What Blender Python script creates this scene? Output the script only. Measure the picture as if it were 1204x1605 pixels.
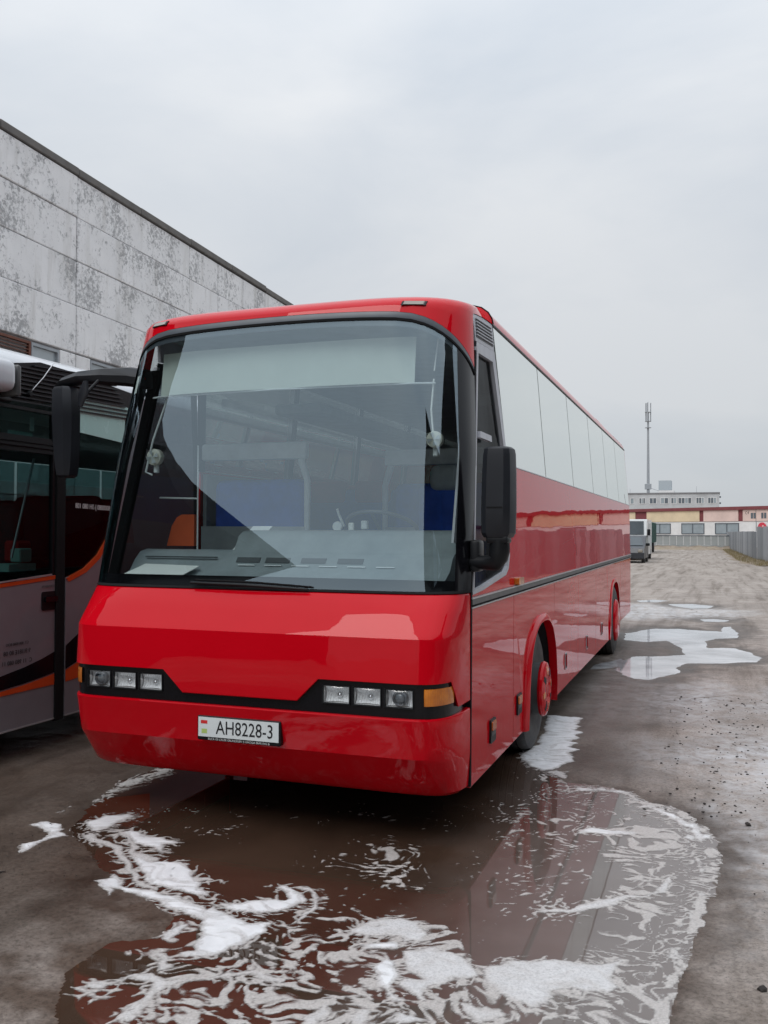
import bpy, bmesh, math, random
import numpy as np
from mathutils import Vector, Matrix, Euler

# ------------------------------------------------------------------ scene, camera, world, sun
for o in list(bpy.data.objects):
    bpy.data.objects.remove(o, do_unlink=True)
scene = bpy.context.scene
COL = scene.collection
random.seed(7)
R = math.radians
PI = math.pi

CAM_POS = Vector((2.554, -5.135, 1.77))
YAW, PITCH, ROLL, FPX = R(19.67), R(1.19), R(0.22), 1430.0
cam_d = bpy.data.cameras.new('camera')
cam = bpy.data.objects.new('camera', cam_d)
COL.objects.link(cam)
fw = Vector((-math.sin(YAW)*math.cos(PITCH), math.cos(YAW)*math.cos(PITCH), math.sin(PITCH)))
rt = Vector((math.cos(YAW), math.sin(YAW), 0))
up = rt.cross(fw)
rt2 = rt*math.cos(ROLL) + up*math.sin(ROLL)
up2 = up*math.cos(ROLL) - rt*math.sin(ROLL)
cam.matrix_world = Matrix((( rt2.x, up2.x, -fw.x, CAM_POS.x), (rt2.y, up2.y, -fw.y, CAM_POS.y),
                           (rt2.z, up2.z, -fw.z, CAM_POS.z), (0, 0, 0, 1)))
cam_d.sensor_fit = 'VERTICAL'
cam_d.sensor_height = 36.0
cam_d.lens = 36.0*FPX/1605.0
cam_d.clip_start = 0.05
cam_d.clip_end = 2000
scene.camera = cam

SUN_EL, SUN_AZ = R(52), R(200)
world = bpy.data.worlds.new('World')
scene.world = world
world.use_nodes = True
wn, wl = world.node_tree.nodes, world.node_tree.links
wn.clear()
w_out = wn.new('ShaderNodeOutputWorld')
w_bg = wn.new('ShaderNodeBackground')
w_sky = wn.new('ShaderNodeTexSky')
w_sky.sky_type = 'NISHITA'
w_sky.sun_disc = False
w_sky.sun_elevation = SUN_EL
w_sky.sun_rotation = SUN_AZ
w_tc = wn.new('ShaderNodeTexCoord')
w_map = wn.new('ShaderNodeMapping')
w_map.inputs['Scale'].default_value = (1.0, 1.0, 2.6)
w_n1 = wn.new('ShaderNodeTexNoise')
w_n1.inputs['Scale'].default_value = 1.7
w_n1.inputs['Detail'].default_value = 6
w_n1.inputs['Roughness'].default_value = 0.52
w_n1.inputs['Distortion'].default_value = 0.35
w_ramp = wn.new('ShaderNodeValToRGB')                      # cloud tone, thin to thick
w_ramp.color_ramp.elements[0].position = 0.36
w_ramp.color_ramp.elements[0].color = (0.775, 0.842, 0.925, 1)
w_ramp.color_ramp.elements[1].position = 0.66
w_ramp.color_ramp.elements[1].color = (1.005, 1.035, 1.07, 1)
w_sep = wn.new('ShaderNodeSeparateXYZ')
# an overcast sky is about three times brighter overhead than at the horizon
w_z = wn.new('ShaderNodeMath'); w_z.operation = 'MAXIMUM'; w_z.inputs[1].default_value = 0.0
w_z3 = wn.new('ShaderNodeMath'); w_z3.operation = 'POWER'; w_z3.inputs[1].default_value = 3.0
w_a = wn.new('ShaderNodeMath'); w_a.operation = 'MULTIPLY_ADD'; w_a.inputs[1].default_value = 4.4; w_a.inputs[2].default_value = 6.1
w_el = wn.new('ShaderNodeMath'); w_el.operation = 'MULTIPLY_ADD'; w_el.inputs[1].default_value = 8.5
wl.new(w_z.outputs[0], w_z3.inputs[0]); wl.new(w_z.outputs[0], w_a.inputs[0])
wl.new(w_z3.outputs[0], w_el.inputs[0]); wl.new(w_a.outputs[0], w_el.inputs[2])
w_mul = wn.new('ShaderNodeVectorMath')
w_mul.operation = 'SCALE'
w_mix = wn.new('ShaderNodeMix')
w_mix.data_type = 'RGBA'
w_mix.inputs['Factor'].default_value = 0.93
wl.new(w_tc.outputs['Generated'], w_map.inputs['Vector'])
wl.new(w_map.outputs['Vector'], w_n1.inputs['Vector'])
wl.new(w_n1.outputs['Fac'], w_ramp.inputs['Fac'])
wl.new(w_tc.outputs['Generated'], w_sep.inputs['Vector'])
wl.new(w_sep.outputs['Z'], w_z.inputs[0])
wl.new(w_ramp.outputs['Color'], w_mul.inputs[0])
wl.new(w_el.outputs[0], w_mul.inputs['Scale'])
wl.new(w_sky.outputs['Color'], w_mix.inputs['A'])
wl.new(w_mul.outputs['Vector'], w_mix.inputs['B'])
wl.new(w_mix.outputs['Result'], w_bg.inputs['Color'])
w_bg.inputs['Strength'].default_value = 0.10
wl.new(w_bg.outputs['Background'], w_out.inputs['Surface'])

sun_d = bpy.data.lights.new('sun', 'SUN')
sun = bpy.data.objects.new('sun', sun_d)
COL.objects.link(sun)
sun_d.energy = 1.1
sun_d.angle = R(30)
sun_d.color = (1.0, 0.97, 0.93)
# Sky rotation is measured clockwise from +Y seen from above
sdir = Vector((math.sin(SUN_AZ)*math.cos(SUN_EL), math.cos(SUN_AZ)*math.cos(SUN_EL), math.sin(SUN_EL)))
sun.rotation_euler = (-sdir).to_track_quat('-Z', 'Y').to_euler()
sun.location = (0, 0, 40)

vs = scene.view_settings
vs.view_transform = 'Standard'
vs.look = 'None'
vs.gamma = 1
vs.exposure = 0.0
vs.use_curve_mapping = False

# ------------------------------------------------------------------ materials
def newmat(name):
    m = bpy.data.materials.new(name)
    m.use_nodes = True
    n = m.node_tree.nodes
    for x in list(n):
        if x.type not in ('BSDF_PRINCIPLED', 'OUTPUT_MATERIAL'):
            n.remove(x)
    return m, n, m.node_tree.links, n['Principled BSDF'], n['Material Output']

def noise(n, l, scale, detail=4, rough=0.55, vec=None, dist=0.0):
    t = n.new('ShaderNodeTexNoise')
    t.inputs['Scale'].default_value = scale
    t.inputs['Detail'].default_value = detail
    t.inputs['Roughness'].default_value = rough
    t.inputs['Distortion'].default_value = dist
    if vec is not None:
        l.new(vec, t.inputs['Vector'])
    return t.outputs['Fac']

def ramp(n, l, fac, stops):
    r = n.new('ShaderNodeValToRGB')
    e = r.color_ramp.elements
    while len(e) < len(stops):
        e.new(0.5)
    for el, (p, c) in zip(e, stops):
        el.position = p
        el.color = (*c, 1) if len(c) == 3 else c
    l.new(fac, r.inputs['Fac'])
    return r.outputs['Color']

def mixc(n, l, fac, a, b, blend='MIX'):
    m = n.new('ShaderNodeMix')
    m.data_type = 'RGBA'
    m.blend_type = blend
    for k, v in (('Factor', fac), ('A', a), ('B', b)):
        if hasattr(v, 'links') or hasattr(v, 'is_linked'):
            l.new(v, m.inputs[k])
        elif isinstance(v, (tuple, list)):
            m.inputs[k].default_value = (*v, 1) if len(v) == 3 else v
        else:
            m.inputs[k].default_value = v
    return m.outputs['Result']

def math_n(n, l, op, a, b=0.5, clamp=False):
    m = n.new('ShaderNodeMath')
    m.operation = op
    m.use_clamp = clamp
    for i, v in enumerate((a, b)):
        if hasattr(v, 'is_linked'):
            l.new(v, m.inputs[i])
        else:
            m.inputs[i].default_value = v
    return m.outputs[0]

def objco(n):
    return n.new('ShaderNodeTexCoord').outputs['Object']

def bump(n, l, b, h, strength=0.2, dist=0.01):
    bp = n.new('ShaderNodeBump')
    bp.inputs['Strength'].default_value = strength
    bp.inputs['Distance'].default_value = dist
    l.new(h, bp.inputs['Height'])
    l.new(bp.outputs['Normal'], b.inputs['Normal'])
    return bp

def simple(name, col, rough=0.5, metal=0.0, var=0.12, scale=6.0, coat=0.0, bmp=0.0, bscale=60.0, spec=0.5, dirt=0.0):
    m, n, l, b, o = newmat(name)
    co = objco(n)
    f = noise(n, l, scale, 4, 0.6, co)
    c2 = tuple(max(0, c*(1-var)) for c in col)
    c3 = tuple(min(1, c*(1+var)) for c in col)
    c = ramp(n, l, f, [(0.3, c2), (0.7, c3)])
    if dirt:
        d = noise(n, l, scale*2.3, 6, 0.7, co)
        dm = ramp(n, l, d, [(0.45, (0, 0, 0)), (0.75, (dirt, dirt, dirt))])
        c = mixc(n, l, dm, c, (0.16, 0.14, 0.12))
    l.new(c, b.inputs['Base Color'])
    rr = n.new('ShaderNodeMapRange')
    l.new(noise(n, l, scale*1.7, 3, 0.6, co), rr.inputs['Value'])
    rr.inputs['To Min'].default_value = max(0.02, rough-0.05)
    rr.inputs['To Max'].default_value = min(1, rough+0.07)
    l.new(rr.outputs['Result'], b.inputs['Roughness'])
    b.inputs['Metallic'].default_value = metal
    b.inputs['Specular IOR Level'].default_value = spec
    if coat:
        b.inputs['Coat Weight'].default_value = coat
        b.inputs['Coat Roughness'].default_value = 0.02
    if bmp:
        bump(n, l, b, noise(n, l, bscale, 4, 0.6, co), bmp, 0.004)
    return m

def red_paint():
    m, n, l, b, o = newmat('red_coach_paint')
    co = objco(n)
    f = noise(n, l, 1.3, 4, 0.6, co)
    c = ramp(n, l, f, [(0.3, (0.56, 0.002, 0.009)), (0.7, (0.61, 0.003, 0.012))])
    # dried splash film near the skirt: real dirt with a shape of its own
    sp = n.new('ShaderNodeSeparateXYZ')
    l.new(co, sp.inputs['Vector'])
    mr = n.new('ShaderNodeMapRange')
    mr.inputs['From Min'].default_value = 0.62
    mr.inputs['From Max'].default_value = 0.28
    mr.inputs['To Min'].default_value = 0.0
    mr.inputs['To Max'].default_value = 0.13
    l.new(sp.outputs['Z'], mr.inputs['Value'])
    s = noise(n, l, 9, 7, 0.72, co, 0.8)
    sm = ramp(n, l, s, [(0.50, (0, 0, 0)), (0.78, (1, 1, 1))])
    fac = math_n(n, l, 'MULTIPLY', mr.outputs['Result'], sm)
    c = mixc(n, l, fac, c, (0.42, 0.36, 0.34))
    l.new(c, b.inputs['Base Color'])
    b.inputs['Roughness'].default_value = 0.32
    b.inputs['Specular IOR Level'].default_value = 0.0
    b.inputs['Coat Weight'].default_value = 0.85
    b.inputs['Coat Roughness'].default_value = 0.012
    b.inputs['Coat IOR'].default_value = 1.38
    # panels of a coach are never dead flat
    mp = n.new('ShaderNodeMapping')
    mp.inputs['Scale'].default_value = (1.0, 0.8, 2.6)
    l.new(co, mp.inputs['Vector'])
    wv = noise(n, l, 1.6, 2, 0.5, mp.outputs['Vector'])
    bp = n.new('ShaderNodeBump')
    bp.inputs['Strength'].default_value = 0.2
    bp.inputs['Distance'].default_value = 0.006
    l.new(wv, bp.inputs['Height'])
    l.new(bp.outputs['Normal'], b.inputs['Coat Normal'])
    return m

def glass(name, tint, refl_min, refl_max, blend=0.35, rough=0.0, wavy=0.0, refl_col=(1, 1, 1)):
    """thin sheet glass: tinted see-through plus a mirror reflection that grows towards grazing"""
    m, n, l, b, o = newmat(name)
    n.remove(b)
    tr = n.new('ShaderNodeBsdfTransparent')
    tr.inputs['Color'].default_value = (*tint, 1)
    gl = n.new('ShaderNodeBsdfGlossy')
    gl.inputs['Roughness'].default_value = rough
    gl.inputs['Color'].default_value = (*refl_col, 1)
    lw = n.new('ShaderNodeLayerWeight')
    lw.inputs['Blend'].default_value = blend
    mr = n.new('ShaderNodeMapRange')
    mr.inputs['To Min'].default_value = refl_min
    mr.inputs['To Max'].default_value = refl_max
    l.new(lw.outputs['Facing'], mr.inputs['Value'])
    mx = n.new('ShaderNodeMixShader')
    l.new(mr.outputs['Result'], mx.inputs['Fac'])
    l.new(tr.outputs[0], mx.inputs[1])
    l.new(gl.outputs[0], mx.inputs[2])
    l.new(mx.outputs[0], o.inputs['Surface'])
    if wavy:
        co = objco(n)
        bp = n.new('ShaderNodeBump')
        bp.inputs['Strength'].default_value = wavy
        bp.inputs['Distance'].default_value = 0.01
        l.new(noise(n, l, 1.1, 2, 0.5, co), bp.inputs['Height'])
        l.new(bp.outputs['Normal'], gl.inputs['Normal'])
    return m

def concrete_panel():
    m, n, l, b, o = newmat('weathered_painted_concrete')
    co = objco(n)
    oi = n.new('ShaderNodeObjectInfo')
    ad = n.new('ShaderNodeVectorMath')
    ad.operation = 'ADD'
    l.new(co, ad.inputs[0])
    cb = n.new('ShaderNodeCombineXYZ')
    r1 = math_n(n, l, 'MULTIPLY', oi.outputs['Random'], 60.0)
    l.new(r1, cb.inputs[0]); l.new(r1, cb.inputs[1]); l.new(r1, cb.inputs[2])
    l.new(cb.outputs[0], ad.inputs[1])
    v = ad.outputs[0]
    base = ramp(n, l, noise(n, l, 0.9, 5, 0.6, v), [(0.3, (0.76, 0.765, 0.775)), (0.7, (0.87, 0.875, 0.885))])
    mp = n.new('ShaderNodeMapping')
    mp.inputs['Scale'].default_value = (1, 1.6, 0.22)
    l.new(v, mp.inputs['Vector'])
    st = ramp(n, l, noise(n, l, 1.6, 5, 0.62, mp.outputs['Vector']), [(0.52, (0, 0, 0)), (0.75, (0.4, 0.4, 0.4))])
    base = mixc(n, l, st, base, (0.30, 0.28, 0.235))
    # flaked paint: dark specks clustered in patches
    sp = noise(n, l, 8.5, 9, 0.78, v, 0.5)
    cl = noise(n, l, 0.65, 3, 0.6, v)
    sm = math_n(n, l, 'ADD', sp, math_n(n, l, 'MULTIPLY', cl, 0.55))
    fl = ramp(n, l, sm, [(0.80, (0, 0, 0)), (0.90, (0.7, 0.7, 0.7))])
    base = mixc(n, l, fl, base, (0.20, 0.205, 0.215))
    l.new(base, b.inputs['Base Color'])
    b.inputs['Roughness'].default_value = 0.88
    bump(n, l, b, sm, 0.35, 0.02)
    return m

M = {}
M['red'] = red_paint()
M['black'] = simple('black_plastic', (0.009, 0.010, 0.012), 0.38, var=0.2, bmp=0.05, spec=0.25)
M['gloss_black'] = simple('gloss_black', (0.006, 0.006, 0.008), 0.15, spec=0.3)
M['mirror_shell'] = simple('mirror_shell_plastic', (0.012, 0.014, 0.019), 0.40, var=0.15, bmp=0.06, bscale=240, spec=0.4)
M['rubber'] = simple('rubber', (0.009, 0.009, 0.010), 0.8, bmp=0.1, spec=0.2)
M['tyre'] = simple('tyre_rubber', (0.035, 0.035, 0.037), 0.6, bmp=0.3, bscale=40, dirt=0.5)
M['trim_grey'] = simple('grey_trim', (0.10, 0.115, 0.135), 0.35)
M['stripe'] = simple('stripe_grey', (0.085, 0.088, 0.09), 0.4)
M['silver'] = simple('silver_trim', (0.55, 0.56, 0.58), 0.3, metal=0.6)
M['frame_grey'] = simple('frame_grey', (0.47, 0.48, 0.52), 0.4)
M['chrome'] = simple('chrome', (0.75, 0.76, 0.78), 0.12, metal=1.0, var=0.05)
M['wscreen'] = glass('windscreen_glass', (0.82, 0.89, 0.90), 0.205, 0.36, 0.30, refl_col=(0.76, 0.92, 1.0))
M['side_glass'] = glass('coated_side_glass', (0.70, 0.72, 0.70), 0.22, 0.98, 0.62, wavy=0.05, refl_col=(0.96, 0.98, 0.95))
M['dark_glass'] = glass('dark_glass', (0.45, 0.47, 0.48), 0.02, 0.10, 0.3)
M['coach_glass'] = glass('coach_tinted_glass', (0.42, 0.52, 0.52), 0.008, 0.06, 0.30, wavy=0.01, refl_col=(0.75, 1.0, 0.97))
M['lens'] = glass('lamp_lens', (0.93, 0.95, 0.96), 0.05, 0.6, 0.3)
M['mirror'] = simple('mirror_face', (0.8, 0.8, 0.8), 0.03, metal=1.0, var=0.02)
M['inner_dark'] = simple('inner_dark', (0.03, 0.032, 0.035), 0.8)
M['cabin_grey'] = simple('cabin_grey', (0.42, 0.46, 0.47), 0.7)
M['cabin_light'] = simple('cabin_light', (0.70, 0.74, 0.74), 0.7)
M['dash'] = simple('dash_plastic', (0.24, 0.28, 0.29), 0.6, bmp=0.1, bscale=200)
M['dash_dark'] = simple('dash_dark', (0.05, 0.06, 0.065), 0.6)
M['blue'] = simple('blue_seat_cloth', (0.03, 0.11, 0.55), 0.85, var=0.25, bmp=0.2, bscale=160)
M['orange_cloth'] = simple('orange_panel', (0.55, 0.085, 0.02), 0.7)
M['red_cloth'] = simple('red_headrest_cloth', (0.45, 0.03, 0.03), 0.85)
M['blind'] = simple('sun_blind_cloth', (0.62, 0.68, 0.62), 0.8, var=0.06, scale=2)
M['curtain'] = simple('pale_curtain', (0.66, 0.67, 0.70), 0.85)
M['paper'] = simple('white_paper', (0.78, 0.80, 0.76), 0.75, var=0.03)
M['cream'] = simple('cream_plastic', (0.60, 0.60, 0.52), 0.5)
M['plate_white'] = simple('plate_white', (0.72, 0.77, 0.78), 0.35, var=0.03)
M['ink'] = simple('black_ink', (0.012, 0.012, 0.014), 0.5)
M['plate_red'] = simple('plate_red', (0.70, 0.03, 0.03), 0.4)
M['plate_green'] = simple('plate_green', (0.46, 0.60, 0.18), 0.4)
M['white_ink'] = simple('white_ink', (0.7, 0.7, 0.7), 0.5)
M['grey_ink'] = simple('grey_ink', (0.25, 0.25, 0.26), 0.5)

def reflector():
    m, n, l, b, o = newmat('lamp_reflector')
    co = objco(n)
    w = n.new('ShaderNodeTexWave')
    w.inputs['Scale'].default_value = 22
    w.inputs['Distortion'].default_value = 3
    w.inputs['Detail'].default_value = 2
    l.new(co, w.inputs['Vector'])
    b.inputs['Base Color'].default_value = (0.95, 0.96, 0.97, 1)
    b.inputs['Metallic'].default_value = 0.0
    b.inputs['Roughness'].default_value = 0.22
    bump(n, l, b, w.outputs['Fac'], 0.5, 0.01)
    return m
M['reflector'] = reflector()

def amber(name, c1, c2):
    m, n, l, b, o = newmat(name)
    co = objco(n)
    f = noise(n, l, 7, 3, 0.5, co)
    l.new(ramp(n, l, f, [(0.35, c1), (0.68, c2)]), b.inputs['Base Color'])
    b.inputs['Roughness'].default_value = 0.12
    b.inputs['Coat Weight'].default_value = 0.6
    w = n.new('ShaderNodeTexWave')
    w.inputs['Scale'].default_value = 40
    l.new(co, w.inputs['Vector'])
    bump(n, l, b, w.outputs['Fac'], 0.25, 0.004)
    return m
M['amber'] = amber('amber_lens', (0.42, 0.10, 0.006), (0.80, 0.25, 0.015))
M['orange_lens'] = amber('orange_lens', (0.55, 0.10, 0.01), (0.85, 0.22, 0.02))
M['clear_lens'] = simple('frosted_lens', (0.26, 0.235, 0.20), 0.2, coat=0.6)

M['coach_grey'] = simple('coach_grey_paint', (0.245, 0.24, 0.265), 0.34, metal=0.2, coat=0.4, var=0.05)
M['coach_white'] = simple('coach_white_paint', (0.62, 0.65, 0.69), 0.3, coat=0.6, var=0.05)
M['coach_orange'] = simple('coach_orange', (0.62, 0.075, 0.015), 0.3, coat=0.5, var=0.06)
M['teal_item'] = simple('pale_teal_card', (0.28, 0.50, 0.46), 0.6)
M['glass_light'] = simple('painted_glass_light', (0.42, 0.66, 0.62), 0.25, coat=0.3, var=0.05)  # pale teal of the light showing in the coach's upper glass
M['concrete'] = concrete_panel()
M['joint'] = simple('joint_mortar', (0.36, 0.36, 0.365), 0.9)
M['coping'] = simple('coping_metal', (0.13, 0.125, 0.12), 0.75, bmp=0.2, var=0.25, scale=2, dirt=0.6)
M['rust'] = simple('rusty_louvre', (0.15, 0.055, 0.035), 0.7, var=0.3, scale=9)
M['window_frame'] = simple('window_frame', (0.33, 0.36, 0.39), 0.6)
M['pane'] = simple('pale_pane', (0.30, 0.345, 0.37), 0.12, coat=0.8, var=0.1, scale=1.5)
M['pane_dark'] = simple('dark_pane', (0.10, 0.12, 0.14), 0.12, coat=0.8, var=0.25, scale=0.6)
M['yellow_wall'] = simple('yellow_plaster', (0.74, 0.60, 0.41), 0.9, var=0.08, scale=0.6, dirt=0.12)
M['pink_wall'] = simple('pink_plaster', (0.74, 0.56, 0.50), 0.9, var=0.08, scale=0.6, dirt=0.12)
M['maroon'] = simple('maroon_paint', (0.21, 0.055, 0.06), 0.8, var=0.12, scale=0.8)
M['white_wall'] = simple('white_plaster', (0.78, 0.77, 0.76), 0.9, var=0.06, scale=0.8, dirt=0.15)
M['sign_red'] = simple('red_sign_paint', (0.66, 0.05, 0.08), 0.5)
M['flat_wall'] = simple('flats_pale_wall', (0.50, 0.51, 0.52), 0.9, var=0.12, scale=0.4, dirt=0.25)
M['flat_roof'] = simple('flats_roof_edge', (0.22, 0.22, 0.23), 0.9)
M['lift'] = simple('lift_housing', (0.42, 0.47, 0.50), 0.8, var=0.08)
M['mast'] = simple('mast_metal', (0.36, 0.38, 0.40), 0.5, metal=0.3)
M['fence_conc'] = simple('fence_concrete', (0.34, 0.36, 0.36), 0.9, var=0.16, scale=1.2, dirt=0.3)
def sheet_mat():
    m, n, l, b, o = newmat('galvanised_sheet')
    co = objco(n)
    oi = n.new('ShaderNodeObjectInfo')
    c = ramp(n, l, oi.outputs['Random'], [(0.0, (0.20, 0.215, 0.235)), (1.0, (0.40, 0.415, 0.44))])
    l.new(mixc(n, l, 0.5, c, ramp(n, l, noise(n, l, 1.5, 5, 0.6, co), [(0.3, (0.75, 0.75, 0.75)), (0.7, (1.1, 1.1, 1.1))]), 'MULTIPLY'), b.inputs['Base Color'])
    b.inputs['Metallic'].default_value = 0.3
    b.inputs['Roughness'].default_value = 0.45
    return m
M['corrugated'] = sheet_mat()
M['van_white'] = simple('van_white_paint', (0.66, 0.69, 0.70), 0.35, coat=0.4, var=0.05, dirt=0.1)
M['van_grey'] = simple('car_dark_paint', (0.035, 0.04, 0.05), 0.4, coat=0.15)
M['truck_green'] = simple('truck_green_paint', (0.025, 0.085, 0.07), 0.6, var=0.15)
M['vglass'] = simple('vehicle_glass', (0.05, 0.065, 0.075), 0.08, coat=0.3, var=0.2, scale=2)
M['vglass_reflect'] = simple('vehicle_glass_reflection', (0.36, 0.34, 0.31), 0.1, coat=1.0, var=0.1)  # beige reflection painted into the side glass colour
M['hall'] = simple('dark_hall_wall', (0.020, 0.018, 0.017), 0.95, var=0.25, scale=0.7, spec=0.0)
M['stone'] = simple('dark_clod', (0.035, 0.03, 0.028), 0.9, bmp=0.5)

# ------------------------------------------------------------------ mesh helpers
def base_of(parent):
    v = Vector((0, 0, 0))
    while parent is not None:
        v = v + parent.location
        parent = parent.parent
    return v

def mesh(name, verts, faces, mat, parent=None, smooth=None, mats=None, mi=None):
    off = base_of(parent)
    me = bpy.data.meshes.new(name)
    me.from_pydata([(v[0]-off.x, v[1]-off.y, v[2]-off.z) for v in verts], [], faces)
    bm = bmesh.new()
    bm.from_mesh(me)
    bmesh.ops.recalc_face_normals(bm, faces=bm.faces)
    bm.to_mesh(me)
    bm.free()
    for m in (mats or [mat]):
        me.materials.append(m)
    if mi is not None:
        me.polygons.foreach_set('material_index', mi)
    if smooth:
        me.polygons.foreach_set('use_smooth', [True]*len(me.polygons))
        me.set_sharp_from_angle(angle=R(smooth))
    me.update()
    o = bpy.data.objects.new(name, me)
    COL.objects.link(o)
    if parent is not None:
        o.parent = parent
    return o

class B:
    """collects solids that make up ONE part"""
    def __init__(s):
        s.v, s.f = [], []
    def add(s, verts, faces):
        k = len(s.v)
        s.v += [tuple(v) for v in verts]
        s.f += [tuple(i+k for i in f) for f in faces]
        return s
    def box(s, x0, x1, y0, y1, z0, z1):
        return s.add([(x0, y0, z0), (x1, y0, z0), (x1, y1, z0), (x0, y1, z0), (x0, y0, z1), (x1, y0, z1), (x1, y1, z1), (x0, y1, z1)],
                     [(0, 3, 2, 1), (4, 5, 6, 7), (0, 1, 5, 4), (1, 2, 6, 5), (2, 3, 7, 6), (3, 0, 4, 7)])
    def prism(s, pts, axis, a, b, a_off=None):
        """closed outline pts (2-D) extruded along axis from a to b; the two coordinates keep x,y,z order"""
        def P(p, t):
            q = list(p); q.insert(axis, t); return q
        n = len(pts)
        return s.add([P(p, a) for p in pts]+[P(p, b) for p in pts],
                     [tuple(range(n)), tuple(range(2*n-1, n-1, -1))]+[(i, (i+1) % n, n+(i+1) % n, n+i) for i in range(n)])
    def tube(s, path, r, seg=8, cap=True):
        path = [Vector(p) for p in path]
        rs = r if isinstance(r, (list, tuple)) else [r]*len(path)
        vs_, fs = [], []
        pu = None
        for i, p in enumerate(path):
            d = (path[min(i+1, len(path)-1)]-path[max(i-1, 0)]).normalized()
            u = pu if pu is not None else (Vector((0, 0, 1)) if abs(d.z) < 0.9 else Vector((1, 0, 0)))
            u = (u-d*u.dot(d)).normalized()
            pu = u
            w = d.cross(u)
            for k in range(seg):
                a = 2*PI*k/seg
                vs_.append(p+(u*math.cos(a)+w*math.sin(a))*rs[i])
        for i in range(len(path)-1):
            for k in range(seg):
                fs.append((i*seg+k, i*seg+(k+1) % seg, (i+1)*seg+(k+1) % seg, (i+1)*seg+k))
        if cap:
            fs.append(tuple(range(seg-1, -1, -1)))
            fs.append(tuple((len(path)-1)*seg+k for k in range(seg)))
        return s.add(vs_, fs)
    def lathe(s, prof, c, axis=0, seg=32, sgn=1):
        """prof: list of (along axis, radius); revolve round axis through c"""
        vs_, fs = [], []
        for t, r in prof:
            for k in range(seg):
                a = 2*PI*k/seg
                q = [r*math.cos(a), r*math.sin(a)]
                q.insert(axis, t*sgn)
                vs_.append((c[0]+q[0], c[1]+q[1], c[2]+q[2]))
        for i in range(len(prof)-1):
            for k in range(seg):
                fs.append((i*seg+k, i*seg+(k+1) % seg, (i+1)*seg+(k+1) % seg, (i+1)*seg+k))
        fs.append(tuple(range(seg)))
        fs.append(tuple((len(prof)-1)*seg+k for k in range(seg)))
        return s.add(vs_, fs)
    def grid(s, P, closed=False):
        """P: list of rows of points"""
        nr, nc = len(P), len(P[0])
        fs = []
        for i in range(nr-1):
            for j in range(nc-1):
                fs.append((i*nc+j, i*nc+j+1, (i+1)*nc+j+1, (i+1)*nc+j))
        return s.add([p for r in P for p in r], fs)
    def rbox(s, x0, x1, y0, y1, z0, z1, r=0.02, seg=2):
        bm = bmesh.new()
        bmesh.ops.create_cube(bm, size=1)
        for v in bm.verts:
            v.co = ((x0+x1)/2+v.co.x*(x1-x0), (y0+y1)/2+v.co.y*(y1-y0), (z0+z1)/2+v.co.z*(z1-z0))
        bmesh.ops.bevel(bm, geom=list(bm.edges), offset=r, segments=seg, profile=0.5, affect='EDGES')
        bm.verts.index_update()
        s.add([tuple(v.co) for v in bm.verts], [[v.index for v in f.verts] for f in bm.faces])
        bm.free()
        return s
    def out(s, name, mat, parent=None, smooth=None):
        return mesh(name, s.v, s.f, mat, parent, smooth)

def thing(name, label, cat, loc=(0, 0, 0), group=None):
    o = bpy.data.objects.new(name, None)
    o.empty_display_size = 0.3
    COL.objects.link(o)
    o.location = loc
    o['label'] = label
    o['category'] = cat
    if group:
        o['group'] = group
    return o

def tag(o, label, cat, group=None):
    o['label'] = label
    o['category'] = cat
    if group:
        o['group'] = group
    return o

def structure(o):
    o['kind'] = 'structure'
    return o

def stuff(o):
    o['kind'] = 'stuff'
    return o

def piece(name, me, loc, parent):
    """an object that shares mesh data with its alike neighbours; loc is in world space"""
    o = bpy.data.objects.new(name, me)
    COL.objects.link(o)
    o.parent = parent
    o.location = Vector(loc)-base_of(parent)
    return o

def mesh_data(b, name, mat, smooth=None):
    o = b.out(name, mat, None, smooth)
    me = o.data
    bpy.data.objects.remove(o, do_unlink=True)
    return me

def text(name, body, mat, size, matrix, parent, sx=1.0, extrude=0.001, align='CENTER'):
    """flat print: a text curve turned into a mesh part, placed by a matrix in world space"""
    cu = bpy.data.curves.new(name, 'FONT')
    cu.body = body
    cu.size = size
    cu.align_x = align
    cu.align_y = 'CENTER'
    cu.extrude = extrude
    cu.resolution_u = 3
    t = bpy.data.objects.new('tmp_text', cu)
    COL.objects.link(t)
    dg = bpy.context.evaluated_depsgraph_get()
    me = bpy.data.meshes.new_from_object(t.evaluated_get(dg))
    bpy.data.objects.remove(t, do_unlink=True)
    me.transform(Matrix.Diagonal((sx, 1, 1, 1)))
    off = base_of(parent)
    me.transform(Matrix.Translation(-off) @ matrix)
    me.materials.clear()
    me.materials.append(mat)
    me.name = name
    o = bpy.data.objects.new(name, me)
    COL.objects.link(o)
    o.parent = parent
    return o

def frame_mat(origin, xdir, ydir):
    x = Vector(xdir).normalized()
    y = Vector(ydir).normalized()
    z = x.cross(y)
    return Matrix(((x.x, y.x, z.x, origin[0]), (x.y, y.y, z.y, origin[1]), (x.z, y.z, z.z, origin[2]), (0, 0, 0, 1)))

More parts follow.
